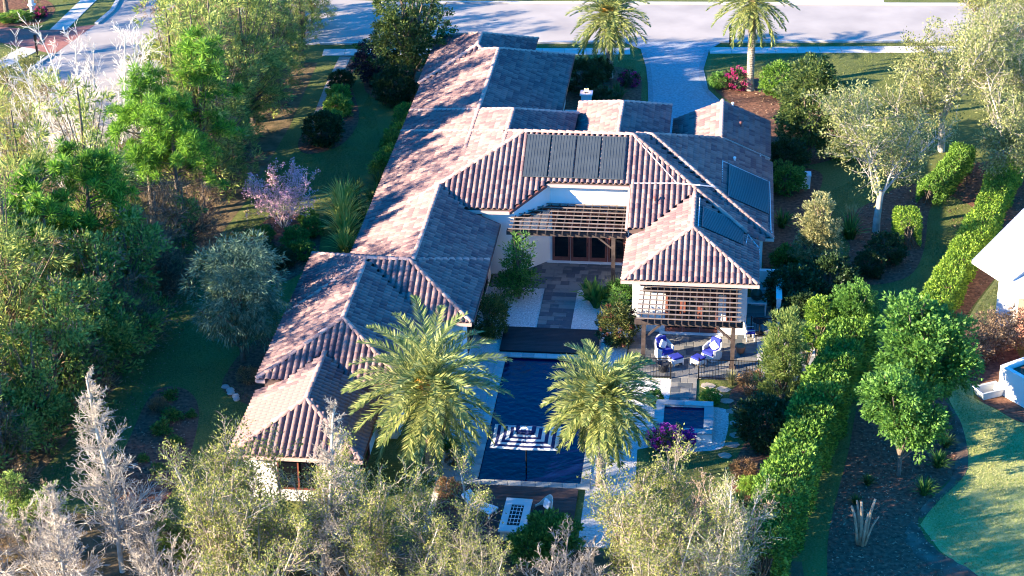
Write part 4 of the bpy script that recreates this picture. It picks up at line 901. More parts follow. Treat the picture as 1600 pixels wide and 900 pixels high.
L_BUSH = leafmat('bright_bush_leaf', (.16, .32, .055), (.06, .15, .03)); L_WILLOW = leafmat('blue_green_leaf', (.20, .28, .17), (.08, .15, .09)); L_CYP = leafmat('cypress_spray', (.27, .33, .09), (.12, .19, .045)); L_TAN = leafmat('tan_olive_leaf', (.40, .37, .17), (.22, .23, .09))
L_BROWN = leafmat('dry_brown_leaf', (.33, .23, .14), (.14, .095, .06)); L_PINK = leafmat('redbud_blossom', (.85, .50, .58), (.66, .36, .46), trans=.3); L_MAGENTA = leafmat('magenta_bract', (.60, .06, .22), (.40, .03, .16)); L_PURPLE = leafmat('purple_bract', (.28, .04, .42), (.14, .02, .24)); L_RED = leafmat('red_flower', (.62, .09, .04), (.45, .05, .03))
L_PALM = leafmat('palm_leaflet', (.44, .45, .15), (.16, .215, .06), rough=.45); L_GRASS = leafmat('strap_leaf', (.14, .27, .05), (.05, .12, .025)); L_LGRASS = leafmat('yellow_strap_leaf', (.58, .58, .14), (.30, .38, .07)); L_LIME = leafmat('lime_leaf', (.30, .44, .07), (.14, .26, .04))

def oak(key, seed, h, spread, leafm, per, ln, wd, bark=PALEBARK, stems=5, th=.28, dens=1.0):
    C = dict(seg=[3, 6, 4, 2], jit=[.05, .16, .2, .25], up=[.02, .03, .03, .02], tap=[.3, .75, .7, .6], start=[.95, .25, .2], kids=[stems, 2, 3], ang=[.75*spread, .75, .8], lr=[h*.62/(h*th), .5, .5], fall=[.0, .35, .3], rr=[.55, .55, .6], rmin=.009)
    rng, big, sm, tips = woody(seed, C, [((0, 0, -.05), (0.03, 0, 1), h*th, h*.026)], thick=.04)
    variant(key, ('trunk', big, bark, None), ('branches', sm, WHITEBARK if bark is PALEBARK else bark, 'stuff'), ('crown', tip_leaves(rng, tips, per, ln, wd, .16), leafm, 'stuff'))
def multistem(key, seed, h, n, leafm, per, ln, wd, bark=WHITEBARK, lean=.35, lr=.42, spread=.13, kids=(2, 3), rad=.012):
    C = dict(seg=[7, 4, 3], jit=[.08, .18, .22], up=[.05, .06, .04], tap=[.85, .7, .6], start=[.25, .2], kids=list(kids), ang=[.6, .7], lr=[lr, .45], fall=[.55, .3], rr=[.5, .6], rmin=.009, alltips=True)
    r0 = np.random.default_rng(seed+99); st = []
    for k in range(n):
        a = 6.283*k/n+r0.uniform(-.3, .3); st.append(((.12*math.cos(a), .12*math.sin(a), -.05), (lean*math.cos(a)*r0.uniform(.5, 1.3), lean*math.sin(a)*r0.uniform(.5, 1.3), 1), h*r0.uniform(.75, 1.05), h*rad))
    rng, big, sm, tips = woody(seed, C, st, thick=.035)
    parts = [('trunk', big, PALEBARK if bark is WHITEBARK else bark, None), ('branches', sm, bark, 'stuff')]
    if per: parts.append(('crown', tip_leaves(rng, tips, per, ln, wd, spread), leafm, 'stuff'))
    variant(key, *parts)
def bare(key, seed, h, bark=WHITEBARK, w=.27, kids=3):
    C = dict(seg=[24, 6, 3, 2], jit=[.025, .15, .22, .25], up=[.03, .07, .05, .03], tap=[.9, .7, .6, .5], start=[.12, .15, .3], kids=[kids, 3, 1], ang=[.95, .65, .7], lr=[w, .5, .55], fall=[.78, .4, .3], rr=[.42, .6, .7], rmin=.008)
    rng, big, sm, tips = woody(seed, C, [((0, 0, -.05), (0, 0, 1), h, .13)], thick=.05)
    variant(key, ('trunk', big, PALEBARK, None), ('branches', sm, bark, 'stuff'))
def cedar(key, seed, h, r, leafm, nc=200, per=34, ln=.30, wd=.055, brown=0.12):
    rng = np.random.default_rng(seed); els = []
    for k in range(9):
        z = h*(.16+.8*k/8.5); q = r*(1.0-.55*(k/8)**1.6)*rng.uniform(.75, 1.1); a = rng.uniform(0, 6.28); els.append(((.35*r*math.cos(a), .35*r*math.sin(a), z), (q*.8, q*.8, h*.11)))
    cr = clumps(rng, els, nc, per, .42, ln, wd, .8, .5, .35); tw = limbs_to(rng, els, 70, (0, 0, 0), .45, .035)
    br = clumps(rng, els, int(nc*brown), per, .4, ln*.9, wd*.6, .8, .2, .5)
    variant(key, ('trunk', tubes([((0, 0, -.05), (.1, .05, h*.5), .16, .11), ((.1, .05, h*.5), (0, 0, h*.93), .11, .03)]+tw, 5), BARK, None), ('crown', cr, leafm, 'stuff'), ('dead_twigs', br, L_BROWN, 'stuff'))
def dense(key, seed, els, leafm, nc, per, cr, ln, wd, bark=BARK, flowers=None, lo=.55, up=.2, nl=24, r=.05, out=.8):
    rng = np.random.default_rng(seed); C = clumps(rng, els, nc, per, cr, ln, wd, .8, up, lo, out=out)
    h = max(e[0][2] for e in els); tw = limbs_to(rng, els, nl, (0, 0, 0), .3, r)
    parts = [('trunk', tubes([((0, 0, -.05), (0, 0, h*.6), r*1.8, r*1.3)]+tw, 5), bark, None), ('crown', C, leafm, 'stuff')]
    if flowers: m, nf, pf = flowers; big = [(e[0], tuple(x*1.03 for x in e[1])) for e in els]; parts.append(('flowers', clumps(rng, big, nf, pf, .16, .10, .09, .8, .3, .9), m, 'stuff'))
    variant(key, *parts)
def pine(key, seed, h, r, n=46):
    rng = np.random.default_rng(seed); segs = [((0, 0, -.05), (.05, 0, h*.5), .17, .13), ((.05, 0, h*.5), (0, .05, h*.97), .13, .04)]; cents = []
    for k in range(n):
        z = h*rng.uniform(.42, 1.0); a = rng.uniform(0, 6.28); q = r*(1-.6*max(0, (z/h-.55)/.45))*rng.uniform(.3, 1.0); c = np.array((q*math.cos(a), q*math.sin(a), z))
        b = np.array((0, 0, z-.35*q-.1)); segs.append((b, c, .035, .015)); cents.append(c)
        for _ in range(3): cents.append(c+rng.normal(0, .32, 3)*np.array((1, 1, .5)))
    variant(key, ('trunk', tubes(segs, 5), BARK, None), ('crown', puffs(rng, cents, 85, .22, .36, .045), L_PINE, 'stuff'))
def blades(key, seed, n, h, spread, wd, leafm, arch=1.0):
    rng = np.random.default_rng(seed); V, F, k = [], [], 0
    for i in range(n):
        a = rng.uniform(0, 6.28); e = rng.uniform(.15, 1.0); L = h*rng.uniform(.7, 1.15); u = np.array((math.cos(a), math.sin(a), 0)); s = np.array((-u[1], u[0], 0)); b = u*rng.uniform(0, .12)+rng.normal(0, .04, 3)*np.array((1, 1, 0))
        pts = []
        for t in (0, .35, .7, 1.0): pts.append(b+u*spread*e*(t**1.4)+np.array((0, 0, L*(t-arch*.55*e*t*t))))
        for j, t in enumerate((.6, 1.0, .7, .06)): V += [pts[j]-s*wd*t/2, pts[j]+s*wd*t/2]
        F += [(k+2*j, k+2*j+1, k+2*j+3, k+2*j+2) for j in range(3)]; k += 8
    variant(key, ('leaves', (np.array(V), np.array(F)), leafm, 'stuff'))
def hedge(name, label, line, w, h, leafm, dens, ln, wd, wob=.12, group=None, closed_ends=True):
    rng = np.random.default_rng(abs(hash(label)) % 10000 if False else len(label)*31); q = np.array(smooth_loop(line, 8, False)); c = q[len(q)//2]
    seg = np.linalg.norm(np.diff(q, axis=0), axis=1); cum = np.concatenate([[0], np.cumsum(seg)]); T = cum[-1]; n = int(dens*T*(2*h+w))
    s = rng.uniform(-.15, T+.15, n); a = rng.uniform(-.12, np.pi+.12, n)
    x = np.interp(s, cum, q[:, 0]); y = np.interp(s, cum, q[:, 1]); s2 = np.clip(s+.3, 0, T+.3)
    i = np.clip(np.searchsorted(cum, s)-1, 0, len(seg)-1); t = np.diff(q, axis=0)[i]/seg[i][:, None]; nv = np.stack([-t[:, 1], t[:, 0]], 1)
    side = rng.uniform(0, 2*h+w, n); tt = rng.uniform(-1, 1, n); top_ = side < w
    cx = np.where(top_, tt, np.where(side < w+h, 1.0, -1.0)); cz = np.where(top_, 1.0, tt)
    lim = np.where(np.abs(tt) > .75, (np.abs(tt)-.75)*.9, 0)                      # rounded shoulders
    cx = np.where(top_, cx, cx*(1-np.where(tt > .75, lim, 0))); cz = np.where(top_, cz-lim*.7, cz)
    ca, sa = np.where(top_, cx*.3, cx), np.where(top_, 1.0, .1)
    ph = rng.uniform(0, 6, 4); wv = 1+wob*(np.sin(s*1.9+ph[0]+cx*2)+np.sin(s*3.7+ph[1]+cz*2)+np.sin(s*.8+ph[2]))/2
    dep = rng.uniform(.72, 1.03, n)
    endf = np.minimum(1, np.minimum(s+.15, T+.15-s)/.5*.35+.65)
    pos = np.stack([x+nv[:, 0]*cx*w/2*wv*dep*endf, y+nv[:, 1]*cx*w/2*wv*dep*endf, np.maximum(.04, h*.5+cz*h*.5*wv*dep*endf)], 1)
    ax = np.stack([nv[:, 0]*ca, nv[:, 1]*ca, np.abs(sa)*.9+.25], 1)+rng.normal(0, .55, (n, 3))
    t_ = thing(name, label, 'hedge', (c[0], c[1], 0), 0, group); pos[:, :2] -= c
    lv = leaf_arrays(rng, pos, ax, ln*rng.uniform(.6, 1.3, n), wd*rng.uniform(.7, 1.3, n), .2)
    o = link('foliage', mesh_np('foliage', lv[0], lv[1], leafm), t_); o['kind'] = 'stuff'
    core = []; 
    for k in range(int(T/.35)):
        ss = T*(k+.5)/int(T/.35); p = np.array((np.interp(ss, cum, q[:, 0])-c[0], np.interp(ss, cum, q[:, 1])-c[1], 0)); 
        for _ in range(4): core.append((p+np.array((*rng.normal(0, w*.1, 2), 0)), p+np.array((*rng.normal(0, w*.2, 2), h*rng.uniform(.6, .9))), .03, .012))
    link('stems', mesh_np('stems', *tubes(core, 4), BARK), t_)['kind'] = 'stuff'
    return t_
# palm: every frond is a part
FRONDS = {}
def frond_mesh(el, L, seed):
    rng = np.random.default_rng(seed); n = 14; p = np.zeros(3); a = math.radians(el); pts = [p.copy()]; tang = []
    droop = math.radians(68 if el > 20 else 50)
    for i in range(n):
        aa = a-droop*((i+.5)/n)**1.5; d = np.array((math.cos(aa), 0, math.sin(aa))); tang.append(d); p = p+d*L/n; pts.append(p.copy())
    pts = np.array(pts); V, F = tubes([(pts[i], pts[i+1], .028*(1-i/n)+.006, .028*(1-(i+1)/n)+.006) for i in range(n)], 4)
    m = 46; pos, ax, ln = [], [], []
    for k in range(m):
        t = .12+.88*k/(m-1); i = min(int(t*n), n-1); q = pts[i]+(pts[i+1]-pts[i])*(t*n-i); d = tang[i]; up = np.array((-d[2], 0, d[0]))
        l = .56*math.sin(math.pi*min(1, .12+t*.80))**.6*(1 if t < .85 else 1.15-.9*(t-.85)/.15*.5)
        for s in (-1, 1):
            v = d*(.75+.3*t)+np.array((0, s, 0))*.8+up*(.35+rng.normal(0, .12)); v[2] -= .12; pos.append(q); ax.append(v+rng.normal(0, .07, 3)); ln.append(l*rng.uniform(.85, 1.1))
    pos, ax, ln = np.array(pos), nrm(np.array(ax)), np.array(ln)
    s = nrm(np.cross(ax, np.array((0, 0, 1.))+rng.normal(0, .3, ax.shape))); w = .072
    LV = np.stack([pos, pos+ax*ln[:, None]*.4+s*w/2, pos+ax*ln[:, None], pos+ax*ln[:, None]*.4-s*w/2], 1).reshape(-1, 3)
    V2, F2 = cat2((V, F), (LV, np.arange(len(LV)).reshape(-1, 4)))
    return mesh_np('frond', V2, F2, L_PALM)
PALMBARK = M('palm_bark', (.40, .34, .27), col2=(.20, .16, .12), scale=4, bump=.8, bscale=10)
L_DATE = leafmat('orange_date_cluster', (.62, .33, .05), (.45, .24, .04))
def palm(label, loc, h, L, nf, seed, dates=False, droop=0, tr=.2):
    rng = np.random.default_rng(seed); t = thing('date_palm', label, 'palm', (loc[0], loc[1], 0), 0, 'feather-leaved date palms')
    m = MB(); n = int(h/.12); pts, rad = [], []
    for k in range(n+1):
        z = h*k/n; pts += [(0, 0, z-.05), (0, 0, z+.02)]; b = tr*(1.25-.25*min(1, z/.8)); rad += [b*1.08, b*.9]
    m.tube(pts, rad, 14); m.build('trunk', PALMBARK, t, smooth=False)
    m = MB(); m.lathe([(tr*1.0, h-.3), (tr*1.7, h), (tr*1.5, h+.35), (tr*.5, h+.6)], 12); m.build('crown_base', M('palm_boots', (.30, .24, .10), col2=(.16, .13, .06), scale=6, bump=1, bscale=12), t)
    els = [82, 66, 50, 34, 18, 2, -14, -30, -46]; cnt = [5, 9, 12, 13, 13, 13, 12, 9, 7] if nf > 65 else [4, 7, 9, 10, 10, 10, 9, 7, 5] if nf > 50 else [4, 6, 7, 8, 8, 8, 6, 5, 3]
    for e, c in zip(els, cnt):
        for k in range(c):
            v = rng.integers(3); key = (e, round(L, 1), int(v))
            if key not in FRONDS: FRONDS[key] = frond_mesh(e-droop, L, 117+int(v)*5+e)
            o = link('frond', FRONDS[key], t, (0, 0, h+.25-.012*(82-e)*.4)); a = 6.283*(k+rng.uniform(-.3, .3))/c+e*.13
            sc = rng.uniform(.86, 1.1); o.rotation_euler = (rng.normal(0, .1), rng.normal(0, .06), a); o.scale = (sc, sc, sc)
    for k in range(4 if nf > 60 else 2):                                   # old brown fronds hanging by the trunk
        key = ('dead', round(L, 1))
        if key not in FRONDS: FRONDS[key] = frond_mesh(-62, L*.75, 9); FRONDS[key].materials.clear(); FRONDS[key].materials.append(L_BROWN)
        link('dead_frond', FRONDS[key], t, (0, 0, h+.05), rng.uniform(0, 6.28))
    if dates:
        for k in range(5):
            a = k*1.2+.4; d = np.array((math.cos(a), math.sin(a), 0)); P = d*rng.uniform(.3, .6, (60, 1))+rng.normal(0, .1, (60, 3))+np.array((0, 0, h+.35)); 
            lv = leaf_arrays(rng, P, rng.normal(size=(60, 3)), .12, .07); link('date_cluster', mesh_np('date_cluster', *lv, L_DATE), t)
    return t
palm('big date palm left of the pool in front of the tiled wing', (-2.2, -5.0), 4.35, 3.8, 70, 3, True, 0, .24)
palm('smaller date palm right of the pool at the near deck', (5.45, -5.4), 4.4, 2.75, 66, 8, False, 4, .2)
palm('date palm with orange dates left of the driveway by the street', (2.5, 45.9), 4.5, 3.0, 60, 12, True, 8, .22)
palm('tall date palm on the front lawn right of the driveway', (11.8, 44.3), 6.2, 2.9, 50, 15, False, 14, .24)
# ------------------------------------------------------------------ plant variants
oak('oak_a', 21, 8.2, 1.0, L_OAK, 17, .17, .08); oak('oak_b', 22, 8.0, .95, L_OAK, 17, .17, .08, stems=6); oak('oak_c', 23, 8.5, 1.05, L_YEL, 15, .18, .09, bark=BARK)
multistem('olive_a', 31, 8.0, 6, L_OLIVE, 5, .15, .08, bark=TWIGBARK, lean=.36, kids=(3, 3)); multistem('olive_b', 32, 7.5, 6, L_OLIVE, 5, .15, .08, bark=TWIGBARK, lean=.44, kids=(3, 3)); multistem('olive_c', 36, 8.0, 6, L_OAK, 4, .14, .07, lean=.34, kids=(3, 3))
multistem('bare_vase', 33, 9.0, 13, L_BROWN, 0, .1, .05, bark=SILVERBARK, lean=.42, lr=.28, rad=.0075, kids=(4, 3)); multistem('redbud', 34, 3.9, 7, L_PINK, 4, .10, .075, lean=.75, lr=.5, spread=.07, kids=(3, 2))
multistem('tan_sapling', 35, 4.6, 4, L_BROWN, 3, .10, .05, bark=TANBARK, lean=.3); multistem('bare_shrub', 38, 3.2, 8, L_BROWN, 0, .1, .05, lean=.6, lr=.4)
bare('bare_a', 41, 9.3); bare('bare_b', 42, 8.8, w=.22); bare('bare_c', 43, 6.5, w=.34, kids=3)
cedar('cedar_a', 51, 10.2, 2.3, L_CEDAR); cedar('cedar_b', 52, 9.4, 2.4, L_CEDAR, brown=.25); cedar('cedar_c', 53, 8.2, 2.5, L_CEDAR, nc=240, brown=.45); cedar('cedar_d', 54, 9.0, 2.2, L_YEL, nc=200, ln=.22, wd=.09)
cedar('brush', 55, 4.6, 1.9, L_BROWN, nc=110, per=30, ln=.34, wd=.035, brown=.2); cedar('green_thicket', 56, 5.6, 2.1, L_THICK, nc=170, per=34, ln=.22, wd=.09, brown=.2)
pine('pine_a', 61, 10.6, 2.5, 50); pine('pine_b', 62, 8.8, 2.6, 44)
dense('dark_tree', 71, [((0, 0, 5.2), (2.0, 2.0, 2.6)), ((.6, -.3, 3.0), (2.2, 2.1, 1.9)), ((-.7, .3, 3.2), (1.9, 1.8, 2.0)), ((.1, .2, 6.9), (1.3, 1.3, 1.3))], L_MAG, 420, 40, .36, .19, .10, r=.09)
dense('magnolia', 72, [((0, 0, 3.6), (2.1, 2.1, 2.2)), ((0, 0, 5.4), (1.3, 1.3, 1.4)), ((-.3, -.3, 2.0), (2.2, 2.1, 1.5))], L_MAG, 430, 40, .33, .19, .10, r=.08)
dense('bush_tree', 73, [((0, 0, 4.0), (2.2, 2.1, 1.7)), ((.9, .4, 4.4), (1.6, 1.6, 1.3)), ((-.8, -.4, 3.2), (1.7, 1.7, 1.3)), ((1.2, -.4, 3.2), (1.5, 1.5, 1.1)), ((-.3, 1.0, 5.2), (1.4, 1.3, 1.1))], L_BUSH, 420, 40, .36, .20, .12, r=.08)
dense('round_shrub', 74, [((0, 0, .95), (1.05, 1.05, .95))], L_HEDGE2, 190, 36, .2, .12, .07, lo=.8, r=.03)
dense('dark_round', 75, [((0, 0, .95), (1.2, 1.1, .95))], L_DARK, 190, 36, .22, .13, .08, lo=.75, r=.03)
dense('lime_shrub', 76, [((0, 0, .6), (.75, .75, .6))], L_LIME, 90, 34, .2, .15, .08, lo=.6, r=.025)
dense('green_shrub', 77, [((0, 0, .65), (.85, .8, .65))], L_BUSH, 100, 34, .2, .14, .07, lo=.6, r=.025)
dense('gold_green_round', 78, [((0, 0, 1.1), (.95, .95, 1.1))], leafmat('gold_green_leaf', (.20, .19, .04), (.05, .075, .02)), 180, 36, .2, .11, .06, lo=.75, r=.03)
dense('red_flower_shrub', 79, [((0, 0, .8), (.95, .95, .85))], L_DARK, 150, 36, .2, .12, .07, flowers=(L_RED, 7, 14), lo=.7, r=.03)
dense('magenta_shrub', 80, [((0, 0, .6), (.85, .75, .65))], L_DARK, 70, 30, .2, .12, .07, flowers=(L_MAGENTA, 46, 26), lo=.7, r=.03)
dense('purple_shrub', 81, [((0, 0, .75), (1.5, 1.0, .75))], L_DARK, 90, 30, .22, .12, .07, flowers=(L_PURPLE, 130, 24), lo=.6, r=.03)
dense('cone_cypress', 82, [((0, 0, 1.2), (1.15, 1.15, 1.3)), ((0, 0, 2.6), (1.05, 1.05, 1.3)), ((-.1, 0, 3.9), (.7, .7, 1.15)), ((.15, .1, 3.2), (.8, .8, 1.0))], L_CYP, 330, 44, .26, .20, .045, lo=.6, up=.9, r=.06)
dense('tan_cone', 83, [((0, 0, 1.6), (1.2, 1.2, 1.4)), ((0, 0, 2.9), (1.0, 1.0, 1.3)), ((-.2, 0, 3.9), (.6, .6, .9))], L_TAN, 260, 40, .27, .16, .07, lo=.6, up=.5, r=.06)
dense('topiary', 84, [((0, 0, 2.3), (.65, .65, .55))], L_HEDGE, 80, 36, .16, .11, .06, lo=.75, nl=10, r=.035)
dense('willow', 85, [((0, 0, 3.9), (2.5, 2.4, 1.9)), ((-.8, -.5, 3.2), (1.9, 1.8, 1.7)), ((.7, .3, 4.6), (1.7, 1.7, 1.5)), ((.2, -.9, 2.6), (1.7, 1.5, 1.3))], L_WILLOW, 420, 38, .38, .30, .045, up=-.5, lo=.4, r=.08)
dense('courtyard_tree', 86, [((0, 0, 1.3), (1.0, .9, 1.2)), ((-.1, 0, 2.6), (.8, .7, 1.0)), ((.4, -.2, .8), (.9, .8, .7))], L_BUSH, 150, 26, .3, .20, .06, lo=.3, r=.04)
dense('red_tip_bush', 87, [((0, 0, 1.1), (1.0, .95, 1.1))], leafmat('red_tip_leaf', (.17, .17, .045), (.05, .085, .025)), 180, 34, .22, .13, .07, flowers=(leafmat('bronze_leaf', (.20, .07, .05), (.10, .04, .03)), 26, 20), lo=.65, r=.03)
dense('small_conifer', 88, [((0, 0, .6), (.6, .6, .7)), ((0, 0, 1.4), (.35, .35, .8))], L_GRASS, 80, 34, .2, .2, .04, lo=.4, up=.7, r=.03)
dense('rusty_shrub', 89, [((0, 0, .55), (.75, .7, .55))], leafmat('rusty_leaf', (.40, .24, .12), (.20, .13, .06)), 80, 30, .2, .11, .05, lo=.6, r=.02)
dense('small_weed', 90, [((0, 0, .25), (.35, .35, .25))], L_GRASS, 22, 24, .16, .13, .06, lo=.3, nl=6, r=.012)
dense('brown_bush', 91, [((0, 0, 1.3), (1.5, 1.3, 1.2)), ((.5, -1.4, 1.1), (1.4, 1.4, 1.0)), ((-.5, 1.3, 1.3), (1.2, 1.2, 1.0))], L_BROWN, 260, 34, .3, .16, .06, lo=.5, r=.04)
dense('purple_leaf_bush', 92, [((0, 0, 1.5), (1.6, 1.5, 1.5))], leafmat('purple_black_leaf', (.05, .035, .05), (.02, .015, .025)), 160, 34, .3, .16, .09, lo=.5, r=.04)
blades('strap_clump', 95, 90, 1.3, 1.0, .075, L_GRASS); blades('yellow_clump', 96, 120, 1.5, 1.1, .06, L_LGRASS); blades('dark_clump', 97, 90, 1.2, .9, .06, leafmat('dark_strap_leaf', (.075, .15, .035), (.03, .075, .02))); blades('banana_clump', 98, 46, 1.9, 1.1, .22, L_BUSH, 1.1); blades('pale_spikes', 99, 60, 1.2, .7, .05, L_TAN, .5)

# ------------------------------------------------------------------ tree belt on the left
ORD = ['first', 'second', 'third', 'fourth', 'fifth', 'sixth', 'seventh', 'eighth', 'ninth', 'tenth', 'eleventh', 'twelfth', 'thirteenth', 'fourteenth', 'fifteenth', 'sixteenth', 'seventeenth', 'eighteenth', 'nineteenth', 'twentieth']
KIND = {'cedar_a': ('cedar_tree', 'tall feathery green cedar', 'tree'), 'cedar_b': ('cedar_tree', 'feathery green cedar with brown twigs', 'tree'), 'cedar_c': ('cedar_tree', 'lower bushy cedar full of dry twigs', 'tree'), 'cedar_d': ('oak_tree', 'yellow-green small-leaved tree', 'tree'),
        'brush': ('dry_thicket', 'mound of dry brown brush', 'shrub'), 'green_thicket': ('leafy_thicket', 'dark green leafy thicket shrub', 'shrub'), 'pine_a': ('pine_tree', 'tall bright green pine', 'tree'), 'pine_b': ('pine_tree', 'shorter bright green pine', 'tree'), 'bare_vase': ('bare_tree', 'leafless white-stemmed tree', 'tree')}
belt = []
yy = 55.0; k = 0
while yy > 20:
    belt.append((('cedar_a', 'cedar_b', 'cedar_a', 'cedar_b', 'cedar_c')[k % 5], -19.3+random.uniform(-.3, .4), yy, random.uniform(.94, 1.08)*(.6 if yy > 45 else .8 if yy > 37 else 1.12))); yy -= 2.7; k += 1
for (key, x, y, s) in [('cedar_d', -23.2, 54, .7), ('cedar_d', -26.0, 50.5, .7), ('cedar_d', -28.5, 53.5, .66), ('cedar_d', -25.0, 46.5, .75), ('cedar_b', -22.3, 50, .66), ('cedar_a', -22.6, 45.5, .72), ('pine_a', -22.2, 41.0, .85), ('cedar_b', -23.6, 38, .95), ('cedar_c', -22.4, 32, 1.0), ('cedar_b', -22.0, 27.5, .95), 
                       ('brush', -18.4, 19.2, .8), ('pine_a', -18.9, 22.0, .95), ('pine_a', -19.4, 17.8, .90), ('pine_a', -21.3, 18.9, .95), ('pine_b', -21.7, 9.6, .92), ('pine_b', -23.1, 6.6, .95), ('pine_b', -23.6, 4.4, .85), ('brush', -18.7, 16.0, 1.1), ('brush', -19.3, 13.0, 1.2), ('cedar_c', -21.9, 15.2, .62), ('brush', -19.6, 10.0, 1.25), ('cedar_b', -22.6, 12.4, 1.05), ('green_thicket', -19.3, 7.2, 1.15), ('brush', -18.9, 5.4, .95), ('green_thicket', -19.2, 2.2, 1.1), ('brush', -19.4, -.8, .95), ('green_thicket', -20.2, -4.6, 1.1), ('brush', -20.6, -8.6, .95), ('brush', -18.6, 11.4, .95), ('green_thicket', -18.6, 14.4, .8), ('brush', -21.3, 8.6, 1.1), ('green_thicket', -19.7, 4.0, 1.2), ('cedar_a', -24.8, 8.6, 1.0), ('cedar_c', -21.9, 4.0, .7), ('green_thicket', -20.0, 1.0, 1.15), ('brush', -21.6, 2.2, 1.0), ('cedar_b', -22.9, 1.0, 1.12), ('green_thicket', -20.3, -2.2, 1.2), ('cedar_a', -23.2, -2.2, 1.02), ('brush', -21.6, -4.9, .95), ('green_thicket', -21.0, -6.8, 1.0), ('cedar_b', -24.2, -5.8, 1.15), ('green_thicket', -22.4, -10, 1.1), ('cedar_a', -25.0, -9.5, 1.0),
                       ('cedar_c', -26.0, 6.5, .9), ('cedar_b', -26.4, 2.0, .85), ('cedar_d', -29.5, 27.0, .72), ('cedar_d', -30.3, 23.0, .7), ('cedar_d', -29.5, 13, .7), ('bare_vase', -24.6, 22.0, 1.15), ('bare_vase', -27.4, 23.5, .8)]:
    if key[:4] in ('ceda', 'pine') and y < 39 and x > -28 and not 13 < y < 22: s *= 1.2 if key[0] == 'c' else 1.13
    belt.append((key, x, y, s))
groups = {}
for b in belt: groups.setdefault(b[0], []).append(b)
for key, items in groups.items():
    items.sort(key=lambda b: -b[2]); nm, desc, ct = KIND[key]
    for i, (_, x, y, s) in enumerate(items):
        lab = desc+(' in left belt, %s of its kind from street' % ORD[i] if len(items) > 1 else ' in the left tree belt')
        plant(key, nm, lab, ct, (x, y), sc=(s, s, s*random.uniform(.95, 1.05)), group='left tree belt')
for i, (x, y, s) in enumerate([(-33.5, 33, .9), (-32.6, 27.4, .8)]): plant('oak_c', 'oak_tree', 'yellow-green oak at the left edge beside the side road, %s from the street' % ORD[i], 'tree', (x, y), sc=s*.8)
plant('oak_c', 'oak_tree', 'broad tree with thick trunk at the top left corner by the flower bed', 'tree', (-42.3, 56.2), sc=.9); plant('lime_shrub', 'lime_shrub', 'low lime green groundcover under the top left tree', 'shrub', (-41.0, 54.2), sc=(1.6, .9, .6)); plant('magenta_shrub', 'flowering_shrub', 'small red flowering shrub in the top left flower bed', 'shrub', (-39.4, 55.3), sc=.6)

# ------------------------------------------------------------------ left garden
plant('redbud', 'redbud_tree', 'pink blossoming redbud tree in the left mulch bed', 'tree', (-14.3, 20.6), rz=.4, sc=.87)
plant('willow', 'willow_tree', 'blue-green drooping willow-like tree beside the tiled wing', 'tree', (-13.0, 4.6), rz=1.0, sc=(1.0, 1.0, 1.08))
plant('dark_tree', 'dark_tree', 'big dark green tree behind the street end of the tiled roof', 'tree', (-10.2, 42.6), sc=1.12)
plant('purple_leaf_bush', 'purple_leaf_bush', 'black-purple leafy bush left of the big dark tree', 'shrub', (-12.6, 43.5), sc=1.0); plant('dark_round', 'dark_shrub', 'dark shrub under the big dark tree by the lawn', 'shrub', (-11.0, 40.0), sc=1.2)
plant('small_conifer', 'small_conifer', 'small pointed green conifer near the sidewalk left of the dark tree', 'tree', (-14.1, 45.8), sc=1.05); plant('small_conifer', 'small_conifer', 'tiny pointed conifer on the verge by the garden path', 'tree', (-13.4, 44.3), sc=.8)
for i, (x, y, s) in enumerate([(-14.6, 39.9, 1.0), (-14.3, 37.8, 1.1), (-14.4, 35.4, 1.05)]): plant('lime_shrub', 'lime_shrub', 'bright green shrub along the garden path, %s from the street' % ORD[i], 'shrub', (x, y), sc=s)
plant('dark_round', 'dark_shrub', 'dark rounded shrub at the lower end of the garden path', 'shrub', (-14.3, 32.9), sc=1.05); plant('dark_round', 'dark_shrub', 'brownish dark shrub between the garden path and the lawn', 'shrub', (-14.9, 42.2), sc=.7)
for i, (x, y, s) in enumerate([(-9.7, 37.0, 1.0), (-9.4, 35.2, 1.1), (-9.5, 33.4, 1.1), (-9.6, 31.6, 1.15), (-9.5, 29.8, 1.1), (-9.7, 28.2, 1.0)]): plant('green_shrub' if i % 2 else 'lime_shrub', 'foundation_shrub', 'green shrub along the left house wall, %s from the street' % ORD[i], 'shrub', (x, y), sc=s)
for i, (x, y, s, k2) in enumerate([(-9.7, 26.2, 1.2, 'dark_clump'), (-10.9, 24.9, 1.2, 'dark_clump'), (-9.6, 23.8, 1.3, 'strap_clump'), (-10.4, 22.3, 1.2, 'strap_clump'), (-9.5, 20.6, 1.2, 'strap_clump'), (-9.3, 18.0, 1.1, 'strap_clump'), (-9.5, 16.2, 1.1, 'dark_clump'), (-9.3, 14.4, 1.0, 'dark_clump')]): plant(k2, 'strap_leaf_clump', 'green strap-leaved clump along the left eave, %s from the street' % ORD[i], 'plant', (x, y), sc=s)
for i, (x, y, s) in enumerate([(-11.3, 23.2, 1.5), (-11.0, 21.2, 1.6), (-10.5, 19.2, 1.5), (-10.2, 17.4, 1.2)]): plant('yellow_clump', 'ornamental_grass', 'yellow-green ornamental grass clump on the lawn edge, %s from the street' % ORD[i], 'plant', (x, y), sc=s)
for i, (x, y, k2, s) in enumerate([(-12.9, 21.0, 'green_shrub', .7), (-12.4, 19.6, 'green_shrub', .8), (-14.9, 18.6, 'green_shrub', .7), (-13.0, 18.0, 'green_shrub', .9), (-12.4, 16.6, 'green_shrub', .8), (-14.4, 16.2, 'dark_round', .55), (-13.2, 15.3, 'dark_round', .6)]): plant(k2, 'bed_shrub', 'small shrub in the mulch bed under the redbud, %s from the far end' % ORD[i], 'shrub', (x, y), sc=s)
